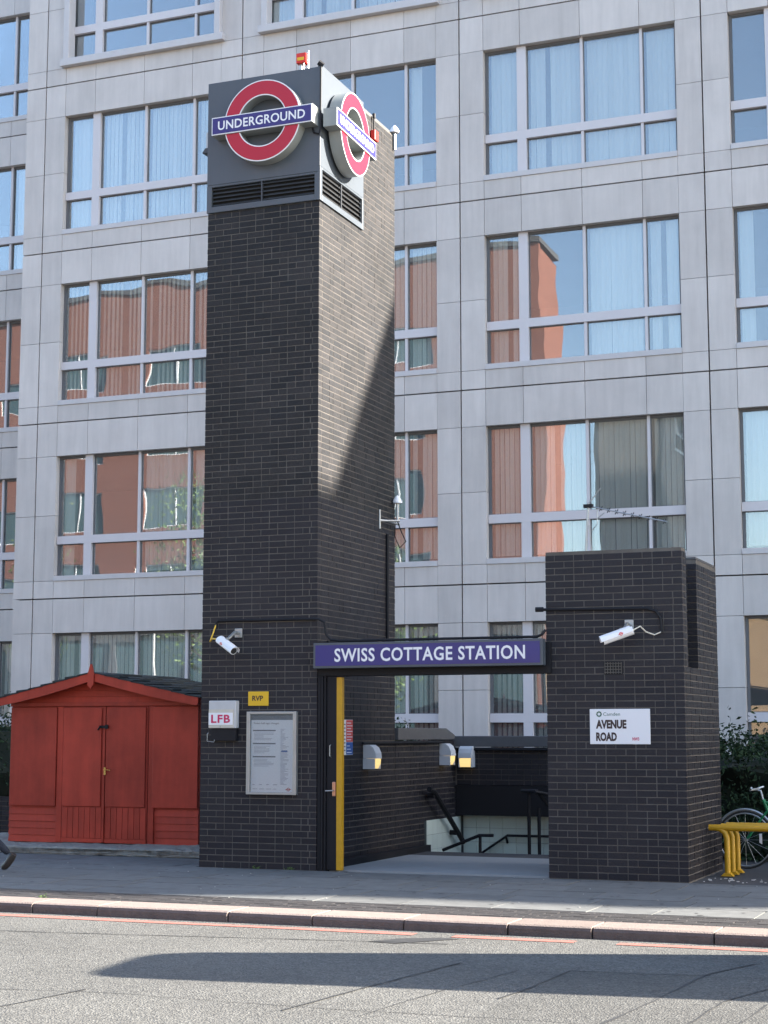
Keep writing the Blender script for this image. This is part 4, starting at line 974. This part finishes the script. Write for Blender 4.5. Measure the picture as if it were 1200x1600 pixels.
# bicycle
bk = thing('bicycle', 'green bicycle with silver mudguards parked by the hedge', 'bicycle', (-3.0, 20.45, 0))
def wheel(cx):
    m = MB(); n = 40; m.tube([(cx+.33*cos(a), 20.45, .345+.33*sin(a)) for a in [i*2*pi/n for i in range(n+1)]], .014, 6); wv = m.build('wheel', 'tyre', bk, smooth=True)
    m = MB(); m.tube([(cx+.308*cos(a), 20.45, .345+.308*sin(a)) for a in [i*2*pi/n for i in range(n+1)]], .009, 6); m.build('rim', 'metal', wv, smooth=True)
    m = MB()
    for i in range(16): a = i*pi/8; m.tube([(cx+.02*cos(a), 20.45+(.02 if i % 2 else -.02), .345+.02*sin(a)), (cx+.3*cos(a), 20.45, .345+.3*sin(a))], .0015, 4, cap=False)
    m.tube([(cx, 20.41, .345), (cx, 20.49, .345)], .02); m.build('spokes', 'metal', wv)
    m = MB(); m.tube([(cx+.355*cos(a), 20.45, .345+.355*sin(a)) for a in [R(x) for x in range(40, 165, 8)]], .015, 6); m.build('mudguard', 'metal', bk, smooth=True)
wheel(-3.60); wheel(-2.55)
k = MB(); Y_ = 20.45
k.tube([(-3.38, Y_, .82), (-3.33, Y_, .68)], .02); k.tube([(-3.36, Y_, .78), (-2.85, Y_, .80)], .016); k.tube([(-3.33, Y_, .68), (-3.0, Y_, .32)], .018); k.tube([(-3.0, Y_, .32), (-2.87, Y_, .88)], .016)
k.tube([(-3.0, Y_-.04, .32), (-2.55, Y_-.05, .345)], .010); k.tube([(-2.86, Y_-.03, .78), (-2.55, Y_-.05, .345)], .009); k.tube([(-3.0, Y_+.04, .32), (-2.55, Y_+.05, .345)], .010); k.tube([(-2.86, Y_+.03, .78), (-2.55, Y_+.05, .345)], .009)
k.build('frame', 'bikegreen', bk, smooth=True)
k = MB(); k.tube([(-3.34, Y_-.04, .68), (-3.58, Y_-.045, .36)], .011); k.tube([(-3.34, Y_+.04, .68), (-3.58, Y_+.045, .36)], .011); k.build('fork', 'bikegreen', bk)
k = MB(); k.tube([(-3.38, Y_, .80), (-3.41, Y_, .92), (-3.47, Y_, .93)], .013); k.tube([(-3.47, Y_-.27, .96), (-3.50, Y_-.2, .93), (-3.45, Y_-.1, .94), (-3.45, Y_+.1, .94), (-3.50, Y_+.2, .93), (-3.42, Y_+.27, .96)], .012); k.build('handlebar', 'metal', bk, smooth=True)
k = MB(); k.prism([(-2.98, .90), (-2.75, .93), (-2.73, .88), (-2.95, .87)], Y_-.06, Y_+.06, 'Y'); k.build('saddle', 'black', bk, bevel=.015)
k = MB(); k.tube([(-3.0, Y_-.05, .32), (-3.0, Y_-.06, .32)], .09, 20); k.tube([(-3.0, Y_-.07, .32), (-3.05, Y_-.09, .17)], .009); k.box(-3.1, -3.0, Y_-.17, Y_-.08, .155, .175); k.build('crank', 'metal', bk)
k = MB(); k.prism([(-3.43, .42), (-3.40, .42), (-3.40, .30), (-3.43, .32)], Y_-.07, Y_-.05, 'Y'); k.build('reflector', 'white', bk)

# ------------------------------------------------------------------ person walking out of frame at the left
def person():
    t = thing('person', 'person in dark trousers and jacket walking out of frame at far left', 'person', (-11.9, 17.0, 0))
    V = {}; E_ = []; Rr = []
    def v(n_, x, z, y, r): V[n_] = len(Rr); Rr.append(((x, y, z), r))
    Y0 = 17.0
    # walking towards -x ; trailing right leg (nearer camera) with heel lifted
    SH = .23
    def v(n_, x, z, y, r, SH=SH): V[n_] = len(Rr); Rr.append(((x+SH, y, z), r))
    v('pel', -12.28, .95, Y0, .135); v('hipR', -12.27, .90, Y0-.10, .095); v('kneeR', -12.10, .50, Y0-.11, .062); v('ankR', -11.72, .205, Y0-.11, .042)
    v('hipL', -12.29, .90, Y0+.10, .095); v('kneeL', -12.52, .50, Y0+.10, .062); v('ankL', -12.62, .09, Y0+.10, .042)
    v('w', -12.30, 1.12, Y0, .125); v('ch', -12.32, 1.36, Y0, .15); v('nk', -12.34, 1.50, Y0, .06)
    v('shR', -12.32, 1.43, Y0-.18, .062); v('elR', -12.42, 1.15, Y0-.24, .046); v('wrR', -12.62, .96, Y0-.22, .034)
    v('shL', -12.32, 1.43, Y0+.18, .062); v('elL', -12.42, 1.15, Y0+.24, .046); v('wrL', -12.50, .90, Y0+.24, .034)
    v('hd0', -12.35, 1.56, Y0, .062); v('hd', -12.37, 1.66, Y0, .092); v('hd2', -12.36, 1.73, Y0, .075)
    L_ = [('pel','hipR'),('hipR','kneeR'),('kneeR','ankR'),('pel','hipL'),('hipL','kneeL'),('kneeL','ankL'),('pel','w'),('w','ch'),('ch','nk'),('ch','shR'),('shR','elR'),('elR','wrR'),('ch','shL'),('shL','elL'),('elL','wrL'),('nk','hd0'),('hd0','hd'),('hd','hd2')]
    me = bpy.data.meshes.new('body'); off = ORG[t.name]
    me.from_pydata([Vector(p)-off for p, r in Rr], [(V[a], V[b]) for a, b in L_], []); o = bpy.data.objects.new('body', me); link(o, t)
    sk = o.modifiers.new('skin', 'SKIN'); ly = me.skin_vertices.new() if not me.skin_vertices else me.skin_vertices[0]
    for i, (p, r) in enumerate(Rr): me.skin_vertices[0].data[i].radius = (r, r)
    me.skin_vertices[0].data[0].use_root = True
    s = o.modifiers.new('sub', 'SUBSURF'); s.levels = 2; s.render_levels = 2
    dg = bpy.context.evaluated_depsgraph_get(); ev = bpy.data.meshes.new_from_object(o.evaluated_get(dg)); o.modifiers.clear(); o.data = ev
    ev.materials.clear(); [ev.materials.append(M[q]) for q in ('cloth', 'jacket', 'skin')]
    for p in ev.polygons:
        z = p.center.z; x = p.center.x; p.use_smooth = True
        p.material_index = 2 if z > 1.52 or (z < .99 and abs(p.center.y) > .19) else (1 if z > .93 else 0)
    for (nm, ax, az, yy, tx_, tz_) in (('shoe', -11.70, .20, Y0-.11, -11.80, .02), ('shoe', -12.60, .06, Y0+.10, -12.80, .03)):
        k = MB(); a = Vector((ax+.03+SH, yy, az-.05)); b = Vector((tx_+SH, yy, tz_+.015)); d = (b-a)
        k.tube([a+Vector((.02, 0, .055)), a+d*.15+Vector((0,0,.02)), a+d*.5, a+d*.8, b], [.036, .046, .043, .043, .024], 12); k.build(nm, 'shoe', t, smooth=True)
    k = MB(); k.tube([(-12.100, Y0, 1.62), (-12.105, Y0, 1.70), (-12.115, Y0, 1.77), (-12.120, Y0, 1.80)], [.085, .098, .085, .03], 12); k.build('hair', 'twig', t, smooth=True)
    k = MB(); k.tube([(-12.225, Y0, 1.68), (-12.255, Y0, 1.645), (-12.225, Y0, 1.64)], [.008, .014, .008], 6); k.build('nose', 'skin', t, smooth=True)
    for (sx, p) in ((-1, (-12.390, Y0-.22, .96)), (1, (-12.27, Y0+.24, .90))):
        k = MB(); p = Vector(p); k.tube([p, p+Vector((-.02, 0, -.05)), p+Vector((-.035, 0, -.09))], [.028, .036, .03], 8)
        for q in range(4): k.tube([p+Vector((-.055+.018*q, 0, -.085)), p+Vector((-.055+.018*q, .01, -.125)), p+Vector((-.05+.018*q, .025, -.155+.006*abs(q-1.5)))], [.009, .008, .006], 6)
        k.tube([p+Vector((-.045, .0, -.04)), p+Vector((-.075, .01, -.08)), p+Vector((-.08, .015, -.11))], [.011, .010, .007], 6); k.build('hand', 'skin', t, smooth=True)
person()

# ------------------------------------------------------------------ van standing by the kerb to the right
van = thing('parked_van', 'white high roofed van standing at the kerb to the right of the station', 'van', (-.75, 13.18, -.09), None, (0, 0, R(7.5)))
# local x forward (away from frame), rear at x=0
def vprof(h=2.98): return [(-.72, .32), (-.74, 1.2), (-.72, h-.18), (-.60, h-.04), (-.40, h), (.40, h), (.60, h-.04), (.72, h-.18), (.74, 1.2), (.72, .32)]
k = MB(); k.prism(vprof(), 0, 4.4, 'X'); k.prism([(-.72, .32), (-.74, 1.2), (-.66, 2.1), (.66, 2.1), (.74, 1.2), (.72, .32)], 4.4, 5.0, 'X'); k.prism([(-.72, .32), (-.74, 1.15), (.74, 1.15), (.72, .32)], 5.0, 5.9, 'X')
k.build('body', 'vanwhite', van, local=True, bevel=.04, smooth=True)
for s_ in (-1, 1):
    for x in (.9, 4.9):
        k = MB(); k.tube([(x, s_*.55, .34), (x, s_*.76, .34)], .34, 24); wv = k.build('wheel', 'tyre', van, local=True); k = MB(); k.tube([(x, s_*.755, .34), (x, s_*.775, .34)], .19, 18); k.build('rim', 'metal', wv, local=True)
    k = MB(); k.box(4.45, 5.0, s_*.735-.01, s_*.735+.01, 1.25, 1.85); k.build('side_window', 'dglass', van, local=True)
    k = MB(); k.box(-.012, .01, s_*.34-.28, s_*.34+.28, 1.5, 2.2); k.build('rear_window', 'dglass', van, local=True)
    k = MB(); k.box(-.02, .01, s_*.62-.05, s_*.62+.05, .9, 1.15); k.build('tail_light', 'alarm', van, local=True)
k = MB(); k.box(-.07, .02, -.70, .70, .35, .5); k.build('bumper', 'black', van, local=True)

# ------------------------------------------------------------------ buildings and trees across the street (seen in the glass)
def far_building(name, label, x0, x1, yf, h, mt, floor, ww, wh, gap, z00, dep=3.2, shop=0):
    t = thing(name, label, 'building', ((x0+x1)/2, yf-dep/2, 0)); k = MB(); k.box(x0, x1, yf-dep, yf-.25, 0, h-.2); k.build('wall_core', mt, t)
    zb_ = shop; z = z00; k = MB()
    if shop:
        x = x0
        while x < x1-.5:
            b = min(x+4.4, x1-.4); sp = MB(); sp.box(x+.4, b, yf-.2, yf-.15, .5, shop-.5); sp.build('shop_window', 'dglass', t); x += 4.4
        fr = MB(); fr.box(x0, x1, yf-.24, yf, shop-.5, shop); fr.box(x0, x1, yf-.24, yf, 0, .5); x = x0
        while x < x1: fr.box(x, min(x+.4, x1), yf-.24, yf, .5, shop-.5); x += 4.4
        fr.build('shop_front', 'cement', t)
    while z+wh < h-.6:
        k.box(x0, x1, yf-.25, yf, zb_, z); x = x0+.8
        k.box(x0, x0+.8, yf-.25, yf, z, z+wh)
        while x+ww < x1-.3:
            win = MB(); win.box(x+.05, x+ww-.05, yf-.18, yf-.14, z+.05, z+wh-.05); wo = win.build('window', 'dglass', t)
            fr = MB(); fr.box(x, x+ww, yf-.14, yf-.1, z, z+.05); fr.box(x, x+ww, yf-.14, yf-.1, z+wh-.05, z+wh); fr.box(x, x+.05, yf-.14, yf-.1, z, z+wh); fr.box(x+ww-.05, x+ww, yf-.14, yf-.1, z, z+wh); fr.box(x+ww/2-.03, x+ww/2+.03, yf-.14, yf-.1, z+.05, z+wh-.05); fr.build('frame', 'white', wo)
            xe_ = min(x+ww+gap, x1) if x+ww+gap+ww < x1-.3 else x1
            k.box(x+ww, xe_, yf-.25, yf, z, z+wh); x = x+ww+gap
        zb_ = z+wh; z += floor
    k.box(x0, x1, yf-.25, yf, zb_, h); k.build('wall', mt, t)
    k = MB(); k.box(x0-.1, x1+.1, yf-dep, yf+.12, h, h+.25); k.build('parapet', 'cement', t); return t
far_building('orange_brick_building', 'tall orange brick flats across the road', -66, -21.4, -14.2, 23.8, 'orange', 3.6, 3.4, 1.9, 2.4, 8.0, shop=6.6)
far_building('tan_brick_building', 'low tan brick building across the road', -21.1, 16, -14.4, 6.7, 'tan', 3.0, 1.3, 1.5, 2.0, 1.0)
def tree(label, x, y, h, r, seed):
    rr = random.Random(seed); t = thing('street_tree', label, 'tree', (x, y, 0), 'trees across the road')
    k = MB(); k.tube([(x, y, 0), (x+.1, y, h*.3), (x-.05, y+.1, h*.6), (x, y, h*.85)], [.22, .17, .11, .04], 10)
    for i in range(9):
        a = rr.random()*6.28; z = h*(.32+.05*i); k.tube([(x, y, z), (x+cos(a)*r*.4, y+sin(a)*r*.4, z+.6), (x+cos(a)*r*.8, y+sin(a)*r*.8, z+1.1)], [.08, .05, .015], 6)
    k.build('trunk', 'twig', t, smooth=True); k = MB()
    for i in range(110):
        a = rr.random()*6.28; u = rr.uniform(-1, 1); q = rr.uniform(.4, 1)*sqrt(1-u*u*.8)
        cx, cy, cz = x+cos(a)*r*q, y+sin(a)*r*q, h*.66+u*h*.32; cr = rr.uniform(.25, .5)
        for _ in range(34): leaves(k, cx+rr.gauss(0, cr), cy+rr.gauss(0, cr), cz+rr.gauss(0, cr*.8), .10, rr)
    k.build('crown', 'leaf2', t)
tree('broad green tree on the far pavement before the orange flats', -33.5, -5.5, 12.5, 2.7, 3)
tree('smaller green tree on the far pavement near the tan building', -26.5, -6.5, 9.5, 2.2, 5)
tree('wide green tree at the left end of the far pavement', -44.0, -6.0, 11.5, 3.0, 8)
def lamp_post(x, y):
    t = thing('street_lamp', 'white street lamp column on the far pavement', 'street lamp', (x, y, 0)); k = MB(); k.tube([(x, y, 0), (x, y, 7.6)], [.09, .05], 10); k.build('column', 'metal', t)
    k = MB(); k.tube([(x, y, 7.55), (x-.4, y, 7.8), (x-1.0, y, 7.85)], .035); k.build('arm', 'metal', t); k = MB(); k.prism([(x-1.7, 7.8), (x-1.6, 7.9), (x-1.0, 7.92), (x-.95, 7.8)], y-.13, y+.13, 'Y'); k.build('lantern', 'white', t)
lamp_post(-35.2, -3.5)
